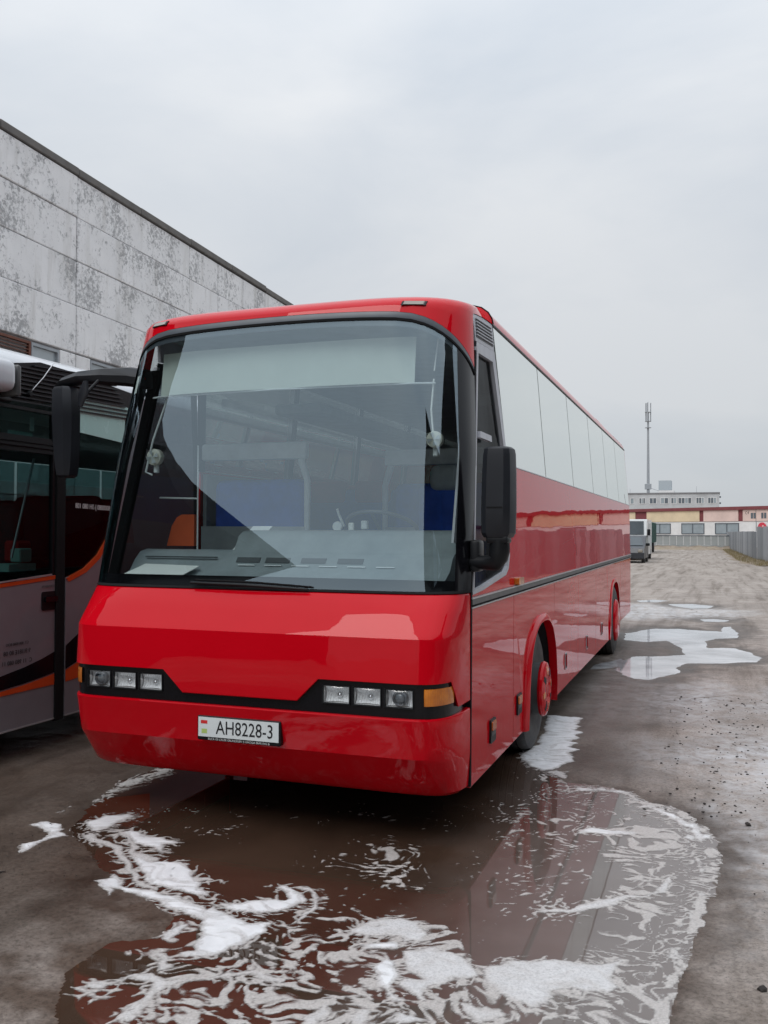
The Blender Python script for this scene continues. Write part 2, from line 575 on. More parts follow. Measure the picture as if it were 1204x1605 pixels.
# gradient noise on numpy arrays, for terrain and foam
def gnoise(x, y, seed=0):
    rng = np.random.RandomState(seed)
    perm = rng.permutation(1024)
    ang = rng.rand(1024)*2*np.pi
    gx, gy = np.cos(ang), np.sin(ang)
    xi, yi = np.floor(x).astype(np.int64), np.floor(y).astype(np.int64)
    xf, yf = x-xi, y-yi
    u = xf*xf*xf*(xf*(xf*6-15)+10)
    v = yf*yf*yf*(yf*(yf*6-15)+10)
    def g(ix, iy, dx, dy):
        h = perm[(perm[ix & 1023]+iy) & 1023]
        return gx[h]*dx+gy[h]*dy
    a = g(xi, yi, xf, yf)
    b_ = g(xi+1, yi, xf-1, yf)
    c_ = g(xi, yi+1, xf, yf-1)
    d_ = g(xi+1, yi+1, xf-1, yf-1)
    return ((a*(1-u)+b_*u)*(1-v)+(c_*(1-u)+d_*u)*v)*1.5

def fbm(x, y, oct_=4, seed=0, gain=0.5):
    s, amp, f = 0, 1.0, 1.0
    for i in range(oct_):
        s = s+amp*gnoise(x*f+i*17.3, y*f-i*9.1, seed+i)
        amp *= gain
        f *= 2.03
    return s

def sdf(poly, X, Y, pad=0.6, far=1.0):
    """distance to a closed outline, positive inside; only worked out within pad of it"""
    p = np.array(poly, float)
    out = np.full(X.shape, -far)
    m = (X > p[:, 0].min()-pad) & (X < p[:, 0].max()+pad) & (Y > p[:, 1].min()-pad) & (Y < p[:, 1].max()+pad)
    x, y = X[m], Y[m]
    if x.size == 0:
        return out
    d2 = np.full(x.shape, 1e9)
    ins = np.zeros(x.shape, bool)
    n = len(p)
    for i in range(n):
        ax, ay = p[i]
        bx, by = p[(i+1) % n]
        ex, ey = bx-ax, by-ay
        L = ex*ex+ey*ey+1e-12
        t = np.clip(((x-ax)*ex+(y-ay)*ey)/L, 0, 1)
        d2 = np.minimum(d2, (x-ax-t*ex)**2+(y-ay-t*ey)**2)
        if ay != by:
            c = ((ay > y) != (by > y)) & (x < (bx-ax)*(y-ay)/(by-ay)+ax)
            ins ^= c
    d = np.sqrt(d2)
    out[m] = np.where(ins, d, -d)
    return out

# ------------------------------------------------------------------ ground, puddles, foam
PUD = {
  'near': [(1.58,1.37),(1.85,1.39),(2.05,1.33),(2.12,1.1),(2.28,1.07),(2.39,0.89),(2.53,0.69),(2.59,0.47),(2.56,0.02),(2.57,-0.35),(2.52,-0.68),(2.47,-0.96),(2.44,-1.16),(2.43,-1.38),(2.42,-1.56),(2.4,-1.82),(2.34,-2.14),(0.63,-2.76),(0.36,-2.41),(0.13,-2.09),(0.13,-1.85),(0.3,-1.75),(0.22,-1.52),(-0.15,-1.27),(-0.57,-0.99),(-1.01,-0.65),(-1.19,-0.32),(-1.35,0.33),(-1.27,1.03),(-0.87,1.63),(-0.26,2.1),(0.39,2.34),(0.93,2.42),(1.32,2.0)],
  'far': [(1.14,11.29),(1.53,12.24),(1.96,12.41),(2.44,12.27),(2.71,12.22),(2.75,13.07),(2.91,13.2),(3.02,11.88),(2.96,11.28),(2.67,11.03),(2.45,10.54),(2.51,9.7),(2.85,9.83),(3.09,9.36),(3.23,8.8),(3.14,8.38),(2.65,8.01),(2.26,7.85),(2.13,7.45),(2.15,6.96),(1.99,6.52),(1.88,6.23),(1.67,6.25),(1.52,6.49),(1.4,7.0),(1.39,7.7),(1.56,8.31),(1.85,8.42),(2.21,8.77),(2.17,9.45),(1.86,10.44),(1.59,10.15),(1.26,10.34)],
  'f2': [(1.56,18.3),(2.1,18.64),(2.63,18.21),(2.52,17.39),(2.13,17.22),(1.79,17.64)],
  'f3': [(2.37,14.5),(2.6,14.68),(2.91,14.52),(2.8,14.12),(2.46,14.06)],
  'f4': [(0.75,19.23),(1.17,19.74),(1.55,19.49),(1.31,18.87),(0.88,18.76)],
  'f5': [(0.46,25.13),(0.73,25.76),(1.02,25.06),(0.85,23.74),(0.63,23.46)],
  'f6': [(1.1,7.23),(1.27,7.65),(1.38,8.08),(1.49,7.38),(1.31,7.05),(1.1,6.85)],
}
FOAM = {
  'p1': [(-1.28,-0.68),(-1.21,-0.6),(-1.1,-0.58),(-1.04,-0.65),(-1.02,-0.71),(-0.95,-0.76),(-0.99,-0.85),(-0.97,-1.0),(-0.99,-1.12),(-1.07,-0.99),(-1.04,-0.87),(-1.06,-0.78),(-1.13,-0.73)],
  'p2': [(-1.02,-0.51),(-0.98,-0.35),(-0.86,-0.27),(-0.79,-0.31),(-0.82,-0.43),(-0.81,-0.58),(-0.86,-0.64),(-0.93,-0.6)],
  'p3': [(-0.39,-0.9),(-0.35,-0.88),(-0.22,-0.92),(-0.09,-0.87),(0.04,-0.98),(0.16,-1.13),(0.28,-1.23),(0.14,-1.24),(-0.0,-1.2),(-0.09,-1.2),(-0.22,-1.08)],
  'p4': [(-0.37,-1.28),(-0.33,-1.2),(-0.35,-1.13),(-0.26,-1.21),(-0.15,-1.26),(0.01,-1.26),(0.18,-1.3),(0.34,-1.37),(0.33,-1.31),(0.46,-1.38),(0.59,-1.43),(0.71,-1.38),(0.71,-1.5),(0.66,-1.65),(0.6,-1.77),(0.5,-1.81),(0.43,-1.79),(0.5,-1.74),(0.42,-1.58),(0.37,-1.48),(0.26,-1.43),(0.17,-1.43),(0.1,-1.36),(0.01,-1.36),(-0.14,-1.34),(-0.21,-1.3),(-0.18,-1.43),(-0.26,-1.32)],
  'p11': [(-0.9,-0.73),(-0.86,-0.66),(-0.71,-0.72),(-0.56,-0.79),(-0.41,-0.91),(-0.29,-1.05),(-0.16,-1.17),(-0.02,-1.23),(-0.01,-1.27),(-0.14,-1.23),(-0.25,-1.17),(-0.37,-1.03),(-0.49,-0.91),(-0.62,-0.83),(-0.76,-0.77)],
  'p12': [(-0.78,-0.55),(-0.69,-0.57),(-0.54,-0.7),(-0.4,-0.83),(-0.25,-0.87),(-0.22,-0.94),(-0.35,-0.92),(-0.45,-0.85),(-0.6,-0.7)],
  'p13': [(-0.11,-1.04),(0.11,-1.03),(0.21,-1.03),(0.14,-1.1),(0.04,-1.1)],
  'p5': [(0.34,-1.28),(0.43,-1.23),(0.53,-1.16),(0.63,-1.13),(0.6,-1.07),(0.5,-1.02),(0.55,-0.97),(0.67,-1.04),(0.73,-1.13),(0.71,-1.21),(0.66,-1.28),(0.56,-1.33),(0.47,-1.35)],
  'p6': [(0.58,-0.96),(0.68,-0.97),(0.78,-1.07),(0.82,-1.22),(0.8,-1.35),(0.75,-1.43),(0.78,-1.33),(0.78,-1.2),(0.76,-1.1),(0.68,-1.02)],
  'p7': [(0.3,-1.72),(0.3,-1.62),(0.33,-1.54),(0.36,-1.54),(0.36,-1.63),(0.34,-1.72)],
  'p8': [(-0.72,-0.58),(-0.67,-0.51),(-0.51,-0.6),(-0.41,-0.58),(-0.27,-0.61),(-0.34,-0.69),(-0.28,-0.82),(-0.4,-0.75),(-0.52,-0.72)],
  'p0': [(-1.15,0.8),(-1.34,0.77),(-1.28,0.55),(-1.37,0.33),(-1.3,0.05),(-1.24,-0.19),(-1.22,-0.12),(-1.22,0.21),(-1.17,0.52)],
  'p00': [(-1.27,-0.57),(-1.29,-0.36),(-1.31,-0.18),(-1.24,-0.4)],
  'p9': [(0.27,-2.2),(0.27,-2.11),(0.35,-2.09),(0.38,-2.01),(0.46,-1.98),(0.54,-2.0),(0.64,-1.95),(0.73,-1.87),(0.82,-1.82),(0.97,-1.82),(0.96,-1.88),(0.82,-1.86),(0.66,-1.96),(0.57,-2.04),(0.56,-2.11),(0.59,-2.21),(0.6,-2.32),(0.53,-2.35),(0.53,-2.19),(0.48,-2.06),(0.39,-2.06),(0.35,-2.14),(0.29,-2.17),(0.35,-2.2),(0.41,-2.18),(0.37,-2.23)],
  'p10': [(0.29,-1.84),(0.38,-1.82),(0.47,-1.89),(0.53,-1.89),(0.47,-1.97),(0.4,-1.88),(0.34,-1.85)],
  'q1': [(1.05,-1.33),(1.11,-1.22),(1.22,-1.13),(1.3,-1.15),(1.37,-1.25),(1.4,-1.35),(1.3,-1.36),(1.25,-1.33),(1.16,-1.37),(1.08,-1.36)],
  'q2': [(1.14,-1.44),(1.23,-1.39),(1.29,-1.37),(1.32,-1.42),(1.25,-1.48),(1.18,-1.49)],
  'q3': [(1.33,-1.45),(1.45,-1.37),(1.54,-1.4),(1.64,-1.47),(1.69,-1.56),(1.59,-1.63),(1.52,-1.73),(1.56,-1.82),(1.51,-1.81),(1.41,-1.73),(1.4,-1.67),(1.47,-1.66),(1.37,-1.57)],
  'q4': [(1.24,-1.64),(1.27,-1.55),(1.33,-1.57),(1.39,-1.65),(1.39,-1.77),(1.45,-1.85),(1.42,-1.87),(1.36,-1.78),(1.29,-1.71)],
  'q5': [(1.69,-1.47),(1.76,-1.39),(1.92,-1.33),(1.98,-1.68),(1.91,-1.72),(1.83,-1.69),(1.75,-1.64),(1.69,-1.56)],
  'q6': [(1.45,-1.92),(1.53,-1.93),(1.6,-1.94),(1.47,-2.02)],
  'q7': [(1.65,-1.77),(1.73,-1.76),(1.86,-1.8),(1.79,-1.89),(1.69,-1.82)],
  'q8': [(1.15,-2.05),(1.21,-1.93),(1.25,-2.1),(1.2,-2.14)],
  'q9': [(1.29,-1.94),(1.37,-1.92),(1.41,-2.07),(1.35,-2.09)],
  't1': [(1.82,-1.36),(1.98,-1.3),(2.14,-1.26),(2.2,-1.18),(2.18,-1.4),(2.22,-1.46),(2.13,-1.55),(2.02,-1.55),(1.87,-1.62)],
  't2': [(1.59,1.31),(1.86,1.36),(2.06,1.3),(2.12,1.08),(2.28,1.04),(2.39,0.86),(2.53,0.66),(2.59,0.48),(2.42,0.36),(2.38,0.46),(2.4,0.62),(2.21,0.88),(2.05,1.05),(2.05,1.24),(1.87,1.23),(1.65,1.15)],
  't3': [(1.79,0.39),(1.87,0.46),(2.0,0.45),(2.16,0.45),(2.15,0.41),(1.91,0.34),(1.81,0.32)],
  't4': [(1.76,-0.84),(1.9,-0.78),(2.02,-0.64),(2.11,-0.58),(2.25,-0.45),(2.33,-0.25),(2.41,-0.11),(2.36,-0.35),(2.25,-0.5),(2.1,-0.69),(1.95,-0.81),(1.82,-0.86)],
  't6': [(2.42,0.32),(2.53,0.09),(2.55,-0.2),(2.54,-0.39),(2.49,-0.57),(2.42,-0.96),(2.45,-1.12),(2.41,-1.25),(2.38,-1.17),(2.38,-0.99),(2.44,-0.63),(2.48,-0.44),(2.49,-0.19),(2.46,0.04)],
  't7': [(2.38,-1.31),(2.44,-1.37),(2.42,-1.42),(2.43,-1.52),(2.41,-1.56),(2.38,-1.45)],
  'w1': [(1.06,3.82),(1.24,3.85),(1.44,4.03),(1.45,3.66),(1.4,3.53),(1.43,3.47),(1.4,3.28),(1.47,3.2),(1.41,3.05),(1.52,3.0),(1.46,2.87),(1.52,2.74),(1.45,2.59),(1.53,2.54),(1.47,2.4),(1.57,2.35),(1.5,2.22),(1.55,2.09),(1.6,1.95),(1.52,1.92),(1.48,1.72),(1.4,1.66),(1.26,1.73),(1.15,1.99),(1.14,2.17),(1.2,2.39),(1.17,2.92)],
  'w2': [(1.4,1.69),(1.48,1.72),(1.62,1.7),(1.56,1.61),(1.62,1.5),(1.57,1.4),(1.49,1.5),(1.41,1.42)],
  'e1': [(1.14,3.93),(1.21,4.66),(1.26,5.49),(1.36,6.35),(1.45,6.14),(1.43,5.34),(1.4,4.69),(1.39,4.19),(1.31,4.0)],
}
DENS = {
  'd1': [(0.4,-1.85),(0.68,-1.35),(0.92,-0.94),(1.41,-1.08),(1.77,-1.35),(2.26,-1.04),(2.37,-0.65),(2.47,0.3),(2.54,-0.08),(2.47,-1.09),(2.45,-2.03),(0.63,-2.69),(0.33,-2.25)],
  'd2': [(0.38,-0.68),(0.76,-0.11),(1.23,-0.16),(1.49,-0.9),(0.98,-1.09)],
  'd3': [(1.81,1.1),(2.28,0.7),(2.5,0.31),(2.51,-0.6),(2.41,-1.05),(2.01,-1.2),(2.01,-0.54)],
  'd4': [(1.06,0.81),(1.43,1.64),(1.93,1.22),(2.14,-0.95),(1.64,-1.27)],
}

WET_LEFT = [(-1.9, -1.1), (-0.6, -1.9), (0.1, -2.9), (-2.2, -4.0), (-3.5, -1.5), (-2.6, 0.6), (-1.5, 0.4)]
RESIDUE = [[(3.0, 5.6), (3.9, 6.6), (5.2, 7.6), (5.0, 5.0), (3.9, 3.9), (2.9, 4.6)],
           [(1.6, 5.2), (2.6, 6.0), (2.8, 4.9), (2.4, 3.7), (1.9, 4.0)],
           [(2.0, 2.6), (2.7, 3.6), (3.6, 3.2), (3.4, 1.8), (2.6, 1.4)],
           [(1.5, 3.0), (1.9, 5.0), (1.75, 8.0), (1.3, 7.6), (1.35, 4.4)],
           [(0.3, 13.5), (2.8, 14.4), (3.4, 16.6), (1.8, 18.4), (0.3, 17.8)],
           [(2.5, 0.9), (3.3, 1.5), (3.1, 0.2), (2.75, -0.6)]]

def puddle_d(X, Y):
    d = np.full(X.shape, -1.0)
    w1 = fbm(X*2.1, Y*1.5, 6, 11, 0.55)*0.05
    w2 = fbm(X*2.1+40, Y*1.5, 6, 12, 0.55)*0.05
    for k, p in PUD.items():
        s = 1.0 if k in ('near', 'far') else 0.8
        d = np.maximum(d, sdf(p, X+w1*s, Y+w2*s, 0.9))
    return d

def ground_h(X, Y):
    d = puddle_d(X, Y)
    rough = fbm(X*3.3, Y*3.3, 4, 31)*0.0045
    h = np.where(d > 0, -np.minimum(0.03, d*0.12)-0.0015, np.minimum(0.019, 0.001+(-d)*0.045))
    return h+rough*np.clip(np.abs(d)*5, 0.15, 1), d

def build_ground():
    x0, x1, y0, y1, st = -7.0, 8.0, -5.2, 20.0, 0.045
    gxs = np.concatenate([np.arange(x0, -1.9, 0.07), np.arange(-1.9, 3.4, 0.016), np.linspace(3.4, x1, 66)])
    gys = np.concatenate([np.arange(y0, -2.9, 0.07), np.arange(-2.9, 2.6, 0.016), np.arange(2.6, 9.6, 0.035), np.linspace(9.6, y1, 190)])
    nx, ny = len(gxs), len(gys)
    X, Y = np.meshgrid(gxs, gys)
    H, d = ground_h(X, Y)
    H[0, :] = H[-1, :] = H[:, 0] = H[:, -1] = 0.019
    wet = np.clip(1+d/np.where(Y > 4, 0.6, np.where(X < 0.9, 0.9, 0.28))+fbm(X*5, Y*5, 3, 51)*0.35, 0, 1)
    wl_ = np.clip(0.5+sdf(WET_LEFT, X, Y, 0.9)/0.7+fbm(X*2.2, Y*2.2, 4, 52)*0.35, 0, 1)
    wet = np.maximum(wet, wl_*0.85)
    lh = np.clip(0.55+(0.25-X+0.25*(Y+1))/1.2*np.where(Y < 3, 1, 0)+fbm(X*1.5, Y*1.5, 4, 54)*0.35-np.clip((Y-1.5)/1.5, 0, 2), 0, 1)
    wet = np.maximum(wet, lh*0.95)
    # damp, with shade under the coach edges put into the wet mask too
    ub = np.clip(1.0-np.maximum(np.maximum(np.abs(X+0.2)-1.9, 0), np.maximum(-1.2-Y, Y-10))/0.8+fbm(X*1.7, Y*1.7, 4, 53)*0.3, 0, 1)
    wet = np.maximum(wet, ub*0.85)
    res = np.zeros(X.shape)
    fade = np.clip((19.6-Y)/1.5, 0, 1)
    for p in RESIDUE:
        res = np.maximum(res, np.clip(0.5+sdf(p, X, Y, 0.9)/0.9+fbm(X*1.8, Y*1.1, 4, 61)*0.35, 0, 1))
    res = res*fade; wet = wet*fade
    V = np.stack([X, Y, H], -1).reshape(-1, 3)
    idx = np.arange(nx*ny).reshape(ny, nx)
    F = np.stack([idx[:-1, :-1], idx[:-1, 1:], idx[1:, 1:], idx[1:, :-1]], -1).reshape(-1, 4)
    # the sheet goes on to the horizon: eight wide faces round the fine grid
    xs, ys, big = [x0, x1], [y0, y1], 900.0
    gx, gy = [-big, x0, x1, big], [-big, y0, y1, big]
    k = len(V)
    ex = np.array([(a, b, 0.019) for b in gy for a in gx])
    F2 = []
    for j in range(3):
        for i in range(3):
            if (i, j) != (1, 1):
                F2.append((k+j*4+i, k+j*4+i+1, k+(j+1)*4+i+1, k+(j+1)*4+i))
    V = np.vstack([V, ex])
    F = np.vstack([F, np.array(F2)])
    me = bpy.data.meshes.new('ground')
    me.vertices.add(len(V)); me.vertices.foreach_set('co', V.ravel())
    me.loops.add(F.size); me.loops.foreach_set('vertex_index', F.ravel().astype(np.int32))
    me.polygons.add(len(F)); me.polygons.foreach_set('loop_start', np.arange(0, F.size, 4, dtype=np.int32))
    me.polygons.foreach_set('use_smooth', np.ones(len(F), bool))
    me.update(calc_edges=True)
    for nm, arr in (('wet', wet), ('residue', res)):
        a = me.attributes.new(nm, 'FLOAT', 'POINT')
        a.data.foreach_set('value', np.concatenate([arr.ravel(), np.zeros(16)]).astype(np.float32))
    o = bpy.data.objects.new('ground', me)
    COL.objects.link(o)
    me.materials.append(ground_mat())
    return structure(o)

def ground_mat():
    m, n, l, b, o = newmat('dirty_concrete_yard')
    co = n.new('ShaderNodeNewGeometry').outputs['Position']
    def attr(nm):
        a = n.new('ShaderNodeAttribute'); a.attribute_name = nm
        return a.outputs['Fac']
    wet, res = attr('wet'), attr('residue')
    big = noise(n, l, 0.35, 6, 0.62, co, 0.5)
    mid = noise(n, l, 1.6, 7, 0.66, co, 0.4)
    fine = noise(n, l, 46, 8, 0.8, co)
    base = ramp(n, l, mid, [(0.28, (0.26, 0.225, 0.20)), (0.5, (0.385, 0.345, 0.32)), (0.74, (0.50, 0.465, 0.445))])
    bb = ramp(n, l, big, [(0.34, (0.62, 0.60, 0.58)), (0.66, (1.1, 1.08, 1.06))])
    base = mixc(n, l, 1.0, base, bb, 'MULTIPLY')
    gr = ramp(n, l, fine, [(0.38, (0.45, 0.43, 0.41)), (0.50, (0.98, 0.98, 0.98)), (0.62, (1.30, 1.29, 1.28))])
    base = mixc(n, l, 0.8, base, gr, 'MULTIPLY')
    # farther out the yard is drier, sandier
    sp = n.new('ShaderNodeSeparateXYZ'); l.new(co, sp.inputs[0])
    far = n.new('ShaderNodeMapRange')
    far.inputs['From Min'].default_value = 10; far.inputs['From Max'].default_value = 40
    l.new(sp.outputs['Y'], far.inputs['Value'])
    mp = n.new('ShaderNodeMapping'); mp.inputs['Scale'].default_value = (1.1, 0.20, 1)
    l.new(co, mp.inputs['Vector'])
    trk = ramp(n, l, noise(n, l, 1.0, 7, 0.66, mp.outputs['Vector'], 0.8), [(0.28, (0.235, 0.20, 0.172)), (0.52, (0.325, 0.285, 0.252)), (0.76, (0.41, 0.37, 0.335))])
    base = mixc(n, l, math_n(n, l, 'MULTIPLY', far.outputs['Result'], 0.9), base, trk)
    # tyre tracks run along the yard
    mt = n.new('ShaderNodeMapping'); mt.inputs['Scale'].default_value = (3.4, 0.22, 1); mt.inputs['Rotation'].default_value = (0, 0, 0.09)
    l.new(co, mt.inputs['Vector'])
    tn = noise(n, l, 1.0, 6, 0.62, mt.outputs['Vector'], 0.5)
    base = mixc(n, l, 0.75, base, ramp(n, l, tn, [(0.34, (0.55, 0.52, 0.49)), (0.50, (1, 1, 1)), (0.70, (1.12, 1.12, 1.12))]), 'MULTIPLY')
    # dried soap
    sn = noise(n, l, 7, 8, 0.75, co, 0.6)
    sm = math_n(n, l, 'MULTIPLY', res, ramp(n, l, sn, [(0.38, (0.05, 0.05, 0.05)), (0.60, (1.0, 1.0, 1.0))]))
    base = mixc(n, l, math_n(n, l, 'MULTIPLY', sm, 0.8), base, (0.56, 0.57, 0.59))
    # small dark specks of grit
    vo = n.new('ShaderNodeTexVoronoi'); vo.inputs['Scale'].default_value = 26
    l.new(co, vo.inputs['Vector'])
    spk = ramp(n, l, vo.outputs['Distance'], [(0.06, (1, 1, 1)), (0.12, (0, 0, 0))])
    spm = math_n(n, l, 'MULTIPLY', spk, ramp(n, l, mid, [(0.50, (0, 0, 0)), (0.62, (0.8, 0.8, 0.8))]))
    base = mixc(n, l, spm, base, (0.05, 0.045, 0.04))
    # cracks
    v2 = n.new('ShaderNodeTexVoronoi'); v2.feature = 'DISTANCE_TO_EDGE'; v2.inputs['Scale'].default_value = 0.55
    wv = n.new('ShaderNodeVectorMath'); wv.operation = 'ADD'
    nz = n.new('ShaderNodeTexNoise'); nz.inputs['Scale'].default_value = 1.4; nz.inputs['Detail'].default_value = 6
    l.new(co, nz.inputs['Vector']); l.new(co, wv.inputs[0]); l.new(nz.outputs['Color'], wv.inputs[1])
    l.new(wv.outputs[0], v2.inputs['Vector'])
    ck = ramp(n, l, v2.outputs['Distance'], [(0.0, (0.7, 0.7, 0.7)), (0.012, (0, 0, 0))])
    ckm = math_n(n, l, 'MULTIPLY', ck, ramp(n, l, big, [(0.45, (0, 0, 0)), (0.6, (1, 1, 1))]))
    base = mixc(n, l, ckm, base, (0.06, 0.05, 0.045))
    # damp: darker, browner and glossier
    wn_ = math_n(n, l, 'MULTIPLY', wet, ramp(n, l, mid, [(0.25, (1, 1, 1)), (0.85, (0.86, 0.86, 0.86))]), True)
    damp = mixc(n, l, 1.0, base, (0.20, 0.155, 0.122), 'MULTIPLY')
    base = mixc(n, l, wn_, base, damp)
    l.new(base, b.inputs['Base Color'])
    rr = n.new('ShaderNodeMapRange')
    rr.inputs['To Min'].default_value = 0.85; rr.inputs['To Max'].default_value = 0.36
    l.new(wn_, rr.inputs['Value'])
    l.new(rr.outputs['Result'], b.inputs['Roughness'])
    b.inputs['Specular IOR Level'].default_value = 0.25
    h = math_n(n, l, 'ADD', fine, math_n(n, l, 'MULTIPLY', mid, 2.5))
    bump(n, l, b, h, 0.45, 0.012)
    return m

def water_mat():
    m, n, l, b, o = newmat('muddy_soapy_water')
    co = n.new('ShaderNodeNewGeometry').outputs['Position']
    f = noise(n, l, 1.1, 5, 0.6, co, 0.8)
    mud = ramp(n, l, f, [(0.3, (0.036, 0.021, 0.014)), (0.7, (0.070, 0.041, 0.028))])
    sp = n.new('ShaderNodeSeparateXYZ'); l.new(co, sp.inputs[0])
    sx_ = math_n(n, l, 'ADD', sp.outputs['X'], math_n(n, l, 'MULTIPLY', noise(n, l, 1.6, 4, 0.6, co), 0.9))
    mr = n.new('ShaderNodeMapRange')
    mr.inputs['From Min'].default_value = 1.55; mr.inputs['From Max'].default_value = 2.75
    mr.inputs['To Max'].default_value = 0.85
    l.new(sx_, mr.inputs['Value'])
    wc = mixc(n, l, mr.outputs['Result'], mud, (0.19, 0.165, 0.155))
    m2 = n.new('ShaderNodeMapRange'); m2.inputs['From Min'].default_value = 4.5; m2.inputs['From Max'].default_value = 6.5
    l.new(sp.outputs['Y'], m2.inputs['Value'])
    soap = ramp(n, l, noise(n, l, 1.3, 5, 0.6, co), [(0.35, (0.30, 0.30, 0.31)), (0.62, (0.60, 0.61, 0.63))])  # far puddles paler: bright sky reflection put into the soapy colour
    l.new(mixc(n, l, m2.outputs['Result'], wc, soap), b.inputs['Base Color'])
    b.inputs['Roughness'].default_value = 0.025
    b.inputs['IOR'].default_value = 1.45
    bump(n, l, b, noise(n, l, 3.0, 2, 0.5, co), 0.02, 0.01)
    return m

def foam_mat():
    m, n, l, b, o = newmat('soap_foam')
    co = n.new('ShaderNodeNewGeometry').outputs['Position']
    a = n.new('ShaderNodeAttribute'); a.attribute_name = 'thick'
    f = noise(n, l, 60, 5, 0.7, co)
    vo = n.new('ShaderNodeTexVoronoi'); vo.inputs['Scale'].default_value = 150
    l.new(co, vo.inputs['Vector'])
    v3 = n.new('ShaderNodeTexVoronoi'); v3.inputs['Scale'].default_value = 420
    l.new(co, v3.inputs['Vector'])
    thin = ramp(n, l, f, [(0.3, (0.46, 0.43, 0.41)), (0.7, (0.62, 0.595, 0.58))])
    thick = ramp(n, l, noise(n, l, 9, 4, 0.6, co), [(0.3, (0.70, 0.71, 0.73)), (0.7, (0.84, 0.85, 0.87))])
    c = mixc(n, l, a.outputs['Fac'], thin, thick)
    pore = ramp(n, l, v3.outputs['Distance'], [(0.0, (0.80, 0.78, 0.77)), (0.35, (1, 1, 1))])
    l.new(mixc(n, l, 0.8, c, pore, 'MULTIPLY'), b.inputs['Base Color'])
    b.inputs['Roughness'].default_value = 0.5
    b.inputs['Specular IOR Level'].default_value = 0.3
    b.inputs['Subsurface Weight'].default_value = 0.25
    b.inputs['Subsurface Radius'].default_value = (0.012, 0.012, 0.012)
    b.inputs['Subsurface Scale'].default_value = 0.5
    bump(n, l, b, math_n(n, l, 'ADD', vo.outputs['Distance'], f), 0.30, 0.003)
    # a film a bubble or two thick lets the water show through, and is holed
    cv = n.new('ShaderNodeAttribute'); cv.attribute_name = 'cover'
    tr = n.new('ShaderNodeBsdfTransparent')
    hole = ramp(n, l, noise(n, l, 95, 4, 0.7, co), [(0.30, (0.70, 0.70, 0.70)), (0.55, (1, 1, 1))])
    al = math_n(n, l, 'MULTIPLY', cv.outputs['Fac'], hole)
    al = math_n(n, l, 'MAXIMUM', math_n(n, l, 'MULTIPLY', al, 0.94), math_n(n, l, 'MULTIPLY', a.outputs['Fac'], 1.15), False)
    al = math_n(n, l, 'MINIMUM', al, math_n(n, l, 'MULTIPLY', cv.outputs['Fac'], 1.0), True)
    mx = n.new('ShaderNodeMixShader')
    l.new(al, mx.inputs[0]); l.new(tr.outputs[0], mx.inputs[1]); l.new(b.outputs[0], mx.inputs[2])
    l.new(mx.outputs[0], o.inputs['Surface'])
    return m

ground = build_ground()
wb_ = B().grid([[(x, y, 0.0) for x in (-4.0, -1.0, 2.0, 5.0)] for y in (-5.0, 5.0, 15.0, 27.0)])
puddle = structure(wb_.out('puddle_water', water_mat()))

